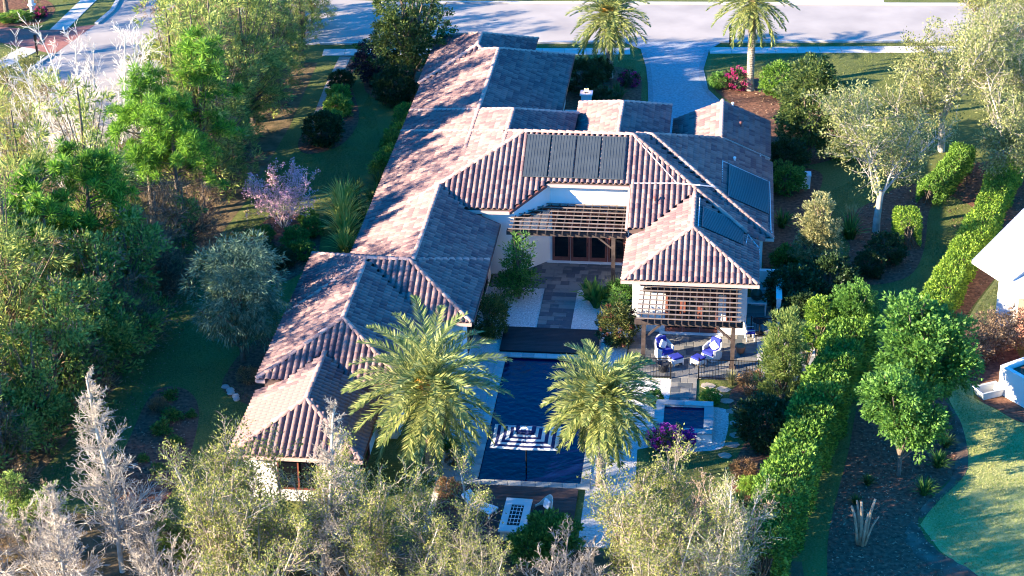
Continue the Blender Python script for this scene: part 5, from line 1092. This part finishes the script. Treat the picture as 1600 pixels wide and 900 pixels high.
for i, (x, y, s) in enumerate([(-15.6, .6, 1.0), (-14.2, -1.0, .7), (-15.0, -1.4, 1.2), (-15.2, -2.6, 1.3), (-14.3, -3.6, .9), (-15.4, -5.2, .7), (-14.5, -6.0, .8)]): plant('small_weed', 'young_plant', 'young green plant in the oval mulch bed, %s from its far end' % ORD[i], 'plant', (x, y), sc=s)
plant('rusty_shrub', 'rusty_shrub', 'small reddish shrub at the far tip of the oval mulch bed', 'shrub', (-15.9, -.6), sc=.6); plant('small_weed', 'young_plant', 'green tuft at the foot of the tiled wing near the willow', 'plant', (-11.2, 4.2), sc=1.2); plant('rusty_shrub', 'rusty_shrub', 'dark red low shrub under the willow-like tree', 'shrub', (-12.3, 2.6), sc=.7)
for i in range(5):
    t = thing('edging_stone', 'pale edging stone in the bed under the willow, %s in the row' % ORD[i], 'stone', (-13.25+.2*i+.1*(i % 2), 1.9-.28*i, .0), .4*i, 'pale edging stones'); MB().lathe([(.14, 0), (.17, .05), (.13, .13), (.02, .15)], 7, sx=1.3).build('stone', LIMES, t)

# ------------------------------------------------------------------ trees along the bottom
plant('bare_a', 'bare_tree', 'tall leafless white conical tree at the lower left', 'tree', (-13.9, -14.0), rz=.3, sc=1.02)
plant('bare_c', 'bare_tree', 'leafless pale tree in the bottom left corner', 'tree', (-18.8, -16.5), sc=.95); plant('bare_c', 'bare_tree', 'short leafless pale tree at the foot of the tall white conical tree', 'tree', (-15.2, -17.2), sc=.9)
plant('bare_b', 'bare_tree', 'leafless white tree in front of the near end of the tiled wing', 'tree', (-5.3, -15.0), rz=1.2, sc=1.0)
for i, (x, y, k2, s, n) in enumerate([(-9.2, -15.3, 'olive_a', .80, 'left of the leafless white tree'), (-7.6, -17.2, 'olive_b', .78, 'lowest at the bottom left of centre'), (-3.9, -14.4, 'olive_a', .74, 'right of the leafless white tree, over the tiled roof edge'), (-6.9, -13.2, 'olive_b', .88, 'rising in front of the tiled roof corner'), (-4.9, -12.4, 'olive_c', .60, 'close against the end wall of the tiled wing'), (-9.6, -12.9, 'olive_a', .62, 'at the left corner of the tiled wing'), (0.1, -14.2, 'olive_a', .66, 'left of the near deck'), (-1.9, -16.6, 'olive_b', .66, 'between the big palm and the bottom edge'), (1.4, -17.6, 'olive_a', .55, 'in front of the fire table'),
                                     (7.2, -13.4, 'olive_a', .70, 'right of the near deck'), (9.3, -13.8, 'olive_b', .80, 'in front of the purple bougainvillea'), (11.0, -15.6, 'olive_c', .76, 'beside the tall right hedge'), (8.2, -17.3, 'olive_a', .72, 'lowest at the bottom right of centre')]):
    plant(k2, 'olive_tree', 'sparse olive-green twiggy tree %s' % n, 'tree', (x, y), sc=s)
plant('tan_sapling', 'tan_sapling', 'tan leafless sapling at the bottom beside the tall right hedge', 'tree', (11.3, -13.2), sc=1.1); plant('bare_shrub', 'bare_shrub', 'low leafless pale shrub at the bottom below the near deck', 'shrub', (4.4, -14.2), sc=1.0); plant('bare_shrub', 'bare_shrub', 'leafless pale shrub at the bottom left of the gravel path', 'shrub', (5.9, -15.6), sc=.9)
plant('green_shrub', 'deck_shrub', 'bright green shrub at the near edge of the deck by the gravel', 'shrub', (3.8, -10.9), sc=1.35); plant('green_shrub', 'deck_shrub', 'dull green shrub at the near edge of the deck beside the fire table', 'shrub', (2.9, -11.6), sc=1.1)
plant('green_thicket', 'leafy_thicket', 'dark leafy bush under the olive trees at the bottom left', 'shrub', (-8.8, -13.5), sc=.55); plant('green_thicket', 'leafy_thicket', 'dark leafy bush beneath the leafless white tree', 'shrub', (-3.6, -12.4), sc=.5); plant('green_thicket', 'leafy_thicket', 'dark leafy bush low at the left of the olive trees', 'shrub', (-11.3, -13.4), sc=.42)
for i, (k2, x, y, sc_) in enumerate([('green_thicket', -19.2, -11.6, .6), ('green_thicket', -17.6, -12.6, .55), ('green_thicket', -12.0, -13.0, .4), ('brush', -19.6, -14.2, .7), ('bare_shrub', -17.8, -13.8, 1.0), ('bare_shrub', -16.6, -15.2, 1.15), ('bare_shrub', -13.2, -12.2, .7), ('bare_shrub', -12.2, -15.4, 1.05), ('bare_shrub', -11.0, -16.4, 1.0)]):
    plant(k2, 'leafy_thicket' if k2[0] == 'g' else 'bare_shrub', 'low %s in the bottom left, %s of its kind from the left edge' % ('dark leafy bush' if k2[0] == 'g' else 'dry twiggy shrub', ORD[i if i < 3 else i-3]), 'shrub', (x, y), sc=sc_)
for i, (x, y, sc_) in enumerate([(-50.5, 37, 1.0), (-48, 29, .95), (-52, 46, 1.05)]): plant('oak_c', 'oak_tree', 'yellow-green tree beyond the left edge beside the side road, %s from its south' % ORD[i], 'tree', (x, y), sc=sc_)
# ------------------------------------------------------------------ pool garden
plant('courtyard_tree', 'courtyard_tree', 'tall loose green shrub at the left courtyard pergola post', 'shrub', (-.1, 12.7), sc=1.05)
plant('gold_green_round', 'round_shrub', 'round dark gold-green shrub beside the left roof eave near the black deck', 'shrub', (-1.15, 8.5), sc=1.02); plant('rusty_shrub', 'rusty_shrub', 'small bronze shrub behind the round gold-green shrub', 'shrub', (-1.2, 10.7), sc=.9)
plant('banana_clump', 'broad_leaf_clump', 'broad-leaved green clump right of the slate path', 'plant', (4.0, 12.0), sc=1.0); plant('banana_clump', 'broad_leaf_clump', 'broad-leaved green clump next to the courtyard path, farther from the wall', 'plant', (3.5, 12.9), sc=.8); plant('green_shrub', 'courtyard_shrub', 'green shrub at the corner of the patio wing', 'shrub', (5.2, 12.2), sc=1.05)
plant('red_tip_bush', 'red_tip_bush', 'round green bush with bronze tips left of the patio pergola', 'shrub', (5.35, 7.9), sc=1.0); plant('pale_spikes', 'pale_spiky_plant', 'pale spiky plant at the foot of the right courtyard pergola post', 'plant', (4.85, 13.8), sc=.9); plant('courtyard_tree', 'courtyard_shrub', 'dark green shrub in the courtyard corner beside the sunlit roof', 'shrub', (5.2, 10.4), sc=.55)
plant('purple_shrub', 'bougainvillea', 'purple bougainvillea spilling over the near side of the raised spa', 'shrub', (8.4, -1.9), rz=0.1, sc=.72); plant('green_shrub', 'spa_shrub', 'small round green shrub at the left rear corner of the spa', 'shrub', (7.5, 2.2), sc=.5); plant('lime_shrub', 'spa_shrub', 'small yellow-green shrub at the right rear corner of the spa', 'shrub', (10.1, 2.4), sc=.6)
plant('rusty_shrub', 'rusty_shrub', 'round rusty brown shrub at the fence left of the conical cypress', 'shrub', (12.1, 3.6), sc=1.0); plant('pale_spikes', 'pale_spiky_plant', 'grey-green spiky plant at the foot of the right patio pergola post', 'plant', (11.1, 4.3), sc=.7)
plant('rusty_shrub', 'dark_red_shrub', 'low dark red shrub in the gravel under the big palm', 'shrub', (-1.2, -4.2), sc=.6); plant('small_weed', 'young_plant', 'green tuft in the gravel under the big palm', 'plant', (-1.5, -3.0), sc=1.2); plant('rusty_shrub', 'dark_red_shrub', 'low dark red shrub at the corner of the near deck', 'shrub', (-1.2, -6.8), sc=.7)
plant('cone_cypress', 'conical_cypress', 'yellow-green conical cypress beside the pale terrace', 'tree', (13.5, 2.5), sc=1.0)
plant('topiary', 'topiary_tree', 'small clipped ball topiary behind the conical cypress, farther one', 'tree', (15.3, 7.6), sc=1.1); plant('topiary', 'topiary_tree', 'leafy ball topiary directly right of the conical cypress', 'tree', (14.7, 5.2), sc=1.0); plant('yellow_clump', 'yellow_spiky_plant', 'yellow spiky plant between the cypress and the tall hedge', 'plant', (15.0, 3.2), sc=.9)
plant('dark_round', 'dark_round_shrub', 'wide dark clipped shrub right of the spa', 'shrub', (12.7, -1.4), sc=(1.35, 1.15, 1.2)); plant('dark_round', 'dark_round_shrub', 'smaller dark clipped shrub against the tall hedge beside the wide one', 'shrub', (13.9, .2), sc=.8)
for i, (x, y, k2, s) in enumerate([(11.7, -4.2, 'rusty_shrub', .8), (12.0, -5.4, 'lime_shrub', .6), (11.6, -6.6, 'strap_clump', .7)]): plant(k2, 'bed_plant', 'low plant in the mulch beside the tall right hedge, %s from the spa' % ORD[i], 'plant', (x, y), sc=s)
# ------------------------------------------------------------------ right garden
plant('oak_a', 'oak_tree', 'spreading grey-green oak over the right garden bed', 'tree', (18.9, 22.7), rz=.5, sc=1.05)
plant('oak_b', 'oak_tree', 'grey-green oak with pale trunk standing in the clipped right hedge', 'tree', (26.1, 29.8), rz=2.0, sc=1.05)
plant('oak_a', 'oak_tree', 'large grey-green oak between the front lawn and the right hedge', 'tree', (23.4, 34.8), rz=3.5, sc=1.12); plant('oak_b', 'oak_tree', 'grey-green oak on the front lawn near the street', 'tree', (24.3, 41.5), rz=.9, sc=1.02); plant('oak_b', 'oak_tree', 'grey-green oak at the right edge behind the hedge oak', 'tree', (30.2, 34.5), rz=5.0, sc=.95)
plant('oak_a', 'oak_tree', 'grey-green oak behind the front lawn oaks, nearest the clipped street hedge', 'tree', (27.6, 43.5), rz=4.1, sc=.95)
plant('oak_c', 'oak_tree', 'dark-trunked yellow-green street tree beside the teal car', 'tree', (27.8, 54.4), rz=1.1, sc=.78)
plant('oak_c', 'oak_tree', 'street tree across the road behind the big dark tree', 'tree', (-14.5, 63.0), rz=1.7, sc=.7)
plant('magnolia', 'magnolia_tree', 'dense rounded olive-green magnolia right of the back roof', 'tree', (15.3, 32.6), sc=1.0)
plant('round_shrub', 'round_shrub', 'clipped round green shrub beside the tall front palm', 'shrub', (13.7, 43.6), sc=1.12); plant('magenta_shrub', 'bougainvillea', 'pink flowering shrub at the foot of the tall front palm', 'shrub', (10.9, 44.6), sc=1.05); plant('magenta_shrub', 'bougainvillea', 'shaded pink flowering shrub left of the driveway', 'shrub', (3.9, 44.6), sc=.8)
plant('magnolia', 'small_magnolia', 'smaller bushy tree between the round shrub and the magnolia', 'tree', (15.2, 38.4), sc=.55); plant('lime_shrub', 'lime_shrub', 'bright green shrub right of the magnolia', 'shrub', (17.6, 33.2), sc=1.2); plant('green_shrub', 'verge_shrub', 'low green plants at the driveway edge by the tall palm', 'shrub', (9.8, 44.6), sc=.8)
plant('dark_round', 'dark_shrub', 'dark shrub in the entry bed beside the lantern pillar', 'shrub', (2.6, 38.6), sc=1.0); plant('dark_clump', 'strap_leaf_clump', 'dark spiky clump in the entry bed left of the driveway', 'plant', (3.3, 41.0), sc=1.4); plant('dark_round', 'dark_shrub', 'dark round shrub at the corner of the street wing', 'shrub', (.9, 43.0), sc=1.15); plant('dark_round', 'dark_shrub', 'low dark shrub under the left front palm', 'shrub', (1.8, 45.2), sc=.8)
hedge('clipped_hedge', 'dark clipped hedge near the street behind the right oaks', [(27.6, 50.2), (31.5, 50.6)], 2.2, 1.5, L_HEDGE2, 330, .13, .075)
hedge('clipped_hedge', 'long clipped yellow-green hedge along the right boundary', [(27.2, 31.5), (26.2, 28.2), (24.8, 22.8), (23.2, 18.0), (21.9, 13.8), (20.8, 10.0), (20.3, 8.0)], 1.5, 1.5, L_HEDGE, 330, .14, .08)
hedge('clipped_hedge', 'shaded clipped hedge running behind the spreading oak', [(24.6, 33.0), (23.2, 29.2), (21.9, 26.4)], 1.3, 1.3, L_HEDGE2, 320, .14, .08)
hedge('clipped_hedge', 'short block of clipped green hedge in the right garden bed', [(20.3, 22.4), (20.6, 20.4)], 1.3, 1.9, L_HEDGE, 420, .12, .07, .04)
hedge('tall_hedge', 'tall leafy green hedge running down to the bottom right of the pool garden', [(17.3, 8.6), (16.4, 5.2), (15.5, 1.4), (14.6, -2.4), (13.7, -6.4), (12.9, -10.4), (12.4, -13.4)], 1.9, 2.5, L_HEDGE2, 300, .17, .10, .16)
plant('bush_tree', 'leafy_bush', 'bright green bush at the top end of the tall hedge', 'shrub', (17.0, 8.0), sc=(.5, .5, .66))
plant('bush_tree', 'leafy_tree', 'big bright green leafy tree in the right mulch area, upper crown', 'tree', (19.8, .8), rz=.6, sc=(1.0, 1.0, 1.02)); plant('bush_tree', 'leafy_tree', 'bright green leafy tree in the right mulch area, lower nearer crown', 'tree', (18.6, -3.4), rz=2.2, sc=(.82, .8, .86))
plant('tan_cone', 'tan_conical_tree', 'tan-olive conical tree right of the patio wing', 'tree', (15.4, 16.6), sc=1.05); plant('dark_round', 'dark_shrub', 'dark rounded shrub below the tan conical tree', 'shrub', (15.9, 13.6), sc=1.3); plant('dark_round', 'dark_shrub', 'dark shrub against the right house wall below the tan tree', 'shrub', (14.2, 12.4), sc=1.25); plant('dark_round', 'dark_shrub', 'dark shrub between the terrace wall and the topiaries', 'shrub', (14.6, 10.0), sc=1.1)
plant('green_shrub', 'foundation_shrub', 'green shrub beside the white utility box', 'shrub', (13.9, 27.6), sc=1.35); plant('dark_round', 'dark_shrub', 'dark shrub under the magnolia beside the house', 'shrub', (13.9, 30.3), sc=1.1); plant('strap_clump', 'strap_leaf_clump', 'green strap-leaved plant against the right house wall', 'plant', (13.7, 22.8), sc=1.0); plant('green_shrub', 'foundation_shrub', 'green shrub at the corner of the right roof eave', 'shrub', (13.9, 17.2), sc=1.1)
plant('strap_clump', 'strap_leaf_clump', 'bright spiky clump on the lawn beside the spreading oak', 'plant', (17.4, 21.6), sc=1.3); plant('pale_spikes', 'pale_spiky_plant', 'grey spiky plant behind the bright spiky clump', 'plant', (17.6, 23.6), sc=1.1)
plant('red_flower_shrub', 'flowering_shrub', 'round shrub with red flowers next to the clipped hedge block', 'shrub', (19.2, 18.6), sc=1.05); plant('red_flower_shrub', 'flowering_shrub', 'lower round shrub with few red flowers in front of the other', 'shrub', (18.2, 17.0), sc=.85)
plant('brown_bush', 'brown_bush', 'brown dry-leaved bush in front of the neighbouring house', 'shrub', (23.6, 8.2), sc=(.85, 1.05, .95)); plant('rusty_shrub', 'rusty_shrub', 'small rusty plant at the end of the right hedge', 'shrub', (22.3, 11.4), sc=.7)
for i, (x, y, s) in enumerate([(20.9, 1.4, .9), (20.9, -.8, .9), (20.4, -2.6, 1.0), (17.2, -4.4, .7), (19.6, -5.0, 1.0), (16.6, -6.0, .6)]): plant('dark_clump' if i % 2 else 'strap_clump', 'strap_leaf_clump', 'strap-leaved clump in the mulch by the bright leafy trees, %s from the far end' % ORD[i], 'plant', (x, y), sc=s*.8)
# ------------------------------------------------------------------ turf: short blades over the lawns in view
def turf(name, label, polys, n, mat, hgt=.07, w=.03, holes=()):
    rng = np.random.default_rng(5); P = []
    def inside(p, poly):
        x, y = p[:, 0], p[:, 1]; r = np.zeros(len(p), bool); q = poly[-1]
        for a in poly:
            c = ((a[1] > y) != (q[1] > y)); xx = (q[0]-a[0])*(y-a[1])/((q[1]-a[1]) if q[1] != a[1] else 1e-9)+a[0]; r ^= c & (x < xx); q = a
        return r
    for poly in polys:
        A = np.array(poly); lo, hi = A.min(0), A.max(0); ar = np.prod(hi-lo); p = rng.uniform(lo, hi, (int(n*ar), 2)); p = p[inside(p, poly)]
        for h in holes: p = p[~inside(p, h)]
        cl = np.sin(p[:, 0]*1.7+np.sin(p[:, 1]*.9)*2)*np.sin(p[:, 1]*1.3+np.sin(p[:, 0]*1.1)*2); P.append(p[rng.uniform(-1.2, 1.2, len(p)) < cl+.75])
    p = np.concatenate(P); k = len(p); c = p.mean(0); a = rng.uniform(0, 6.28, k); s = np.stack([np.cos(a), np.sin(a)], 1)*w/2; ln = rng.normal(0, .5, (k, 2))*hgt
    b0 = np.column_stack([p-s-c, np.full(k, .004)]); b1 = np.column_stack([p+s-c, np.full(k, .004)]); t = np.column_stack([p+ln-c, hgt*rng.uniform(.5, 1.2, k)])
    o = link(name, mesh_np(name, np.stack([b0, b1, t], 1).reshape(-1, 3), np.arange(3*k).reshape(k, 3), mat), None, (c[0], c[1], 0)); print(name, k)
    tag(o, label, 'grass', kind='stuff')
T_G = leafmat('turf_blade', (.20, .22, .05), (.06, .10, .02), trans=.2); T_Y = leafmat('dry_turf_blade', (.42, .40, .16), (.16, .22, .05), trans=.2)
BEDS = [smooth_loop(q) for q in ([(-16.6, 1.2), (-15.2, 1.6), (-14.0, -0.4), (-13.4, -4.8), (-13.6, -8.8), (-15.0, -10.6), (-16.2, -8), (-16.6, -3)], [(-15.4, 16.6), (-15.7, 20.5), (-14.4, 22.8), (-12.5, 21.3), (-11.7, 17.5), (-12.3, 14.3), (-13.8, 13.4)], [(16.6, 16.6), (18.4, 15.9), (20.4, 17.2), (21.4, 20.6), (22.0, 25.5), (22.8, 29), (21.0, 29.5), (18.6, 26.5), (16.8, 23.6), (17.4, 20.5)])]
turf('lawn_blades', 'short green turf on the side lawns and front lawn', [[(-17.8, 9.5), (-18.2, 2), (-19.5, -9), (-11, -9), (-10.8, 0), (-13.4, 3), (-12, 8), (-9.6, 12), (-10, 20), (-11.5, 24), (-10.4, 32), (-13, 42), (-13, 33), (-15, 31), (-17, 30), (-17, 22)], [(14.5, 14), (16, 19), (15.6, 27), (18, 30), (21.5, 30.5), (24.6, 31), (23.4, 22), (20, 11), (17.6, 9), (16, 11)], [(9.2, 51), (22, 52.4), (24, 40), (20, 33), (17.8, 36), (14.8, 43.5), (12.5, 46.8), (9.2, 46)], [(-8, 48.4), (4, 49.6), (4.2, 47), (0, 47), (-8, 46.5)], [(13.2, -8.5), (15.2, -9), (17.4, 5), (19.6, 8.6), (17.6, 8.8), (15.6, 0)], [(9.6, 4.4), (11, 4.4), (11.6, 0), (11, -4), (10.9, -8), (7.4, -8), (7.4, -2.6), (10.6, -2.2), (11, 1.6)], [(-50, 52.5), (-36.3, 60), (-39, 60), (-39, 54)], [(9.4, 53), (22, 54.2), (22, 53.1), (9.4, 52.5)], [(-17.5, 51), (3, 52.6), (3, 51.9), (-17.5, 50.1)], [(-11, 62), (23, 64), (23, 67), (-11, 65)]], 190, T_G, holes=BEDS)
turf('dry_lawn_blades', 'dry yellow-green turf beside the neighbouring house', [[(19.5, -7.2), (20.2, -5.2), (21.8, -2.6), (21.9, 1.3), (21.4, 4.4), (22.3, 10.3), (22.7, 8), (22.5, 4.0), (23.5, 2.9), (24.4, 1.8), (26.5, 1.2), (28, -13), (22.2, -13), (21.6, -11.2), (20.2, -9.3)], [(22.6, 10.6), (23.8, 14.0), (25.9, 19), (26, 15), (24.4, 11.6)]], 320, T_Y, .08)

def litter(name, label, polys, n, mat):
    rng = np.random.default_rng(11); P = []
    for poly in polys:
        A = np.array(poly); lo, hi = A.min(0), A.max(0); p = rng.uniform(lo, hi, (int(n*np.prod(hi-lo)), 2)); x, y = p[:, 0], p[:, 1]; r = np.zeros(len(p), bool); q = poly[-1]
        for a in poly:
            c = ((a[1] > y) != (q[1] > y)); r ^= c & (x < (q[0]-a[0])*(y-a[1])/((q[1]-a[1]) if q[1] != a[1] else 1e-9)+a[0]); q = a
        P.append(p[r])
    p = np.concatenate(P); c = p.mean(0); k = len(p); pos = np.column_stack([p-c, rng.uniform(.022, .05, k)]); ax = rng.normal(size=(k, 3))*np.array((1, 1, .15))
    o = link(name, mesh_np(name, *leaf_arrays(rng, pos, ax, rng.uniform(.07, .18, k), rng.uniform(.03, .08, k)), mat), None, (c[0], c[1], 0)); tag(o, label, 'leaves', kind='stuff')
litter('fallen_leaves', 'dry fallen leaves and bark chips strewn over the right mulch area', [[(15.2, -12.5), (15.4, -8.3), (16.4, -2), (17.4, 4.0), (19.4, 5.2), (21.4, 3.6), (21.8, 1.2), (21.5, -2.5), (20.1, -5.2), (19.4, -7.4), (20.2, -9.4), (22, -11.2), (22.3, -14)]], 26, leafmat('fallen_leaf', (.36, .23, .14), (.12, .07, .045), trans=.1))
litter('fallen_leaves', 'dry fallen leaves strewn over the beds and lawn edge left of the house', [[(-17.2, 30), (-16.8, 24), (-18.2, 10), (-18.3, 2), (-19.9, -9), (-17.5, -9), (-16.8, 1), (-16.4, 14), (-15.6, 30)], [(-16.6, 1.2), (-14.0, -0.4), (-13.4, -4.8), (-13.6, -8.8), (-16.2, -8)], [(-15.4, 16.6), (-15.7, 20.5), (-14.4, 22.8), (-12.5, 21.3), (-11.7, 17.5), (-12.3, 14.3)]], 16, MATS['fallen_leaf'])
litter('fallen_leaves', 'dry fallen leaves on the mulch beds of the right garden and front lawn', [[(16.6, 16.6), (18.4, 15.9), (20.4, 17.2), (22.0, 25.5), (22.8, 29), (21.0, 29.5), (16.8, 23.6)], [(9.5, 44.4), (12.5, 46.6), (15.3, 42.3), (17.6, 38), (17.2, 33.5), (12.6, 37)], [(22.5, 29.5), (23.8, 32), (29, 33.6), (31, 30), (28.2, 26.2), (23.5, 14.0), (21.5, 4), (20.3, 8), (23.6, 21)]], 14, MATS['fallen_leaf'])
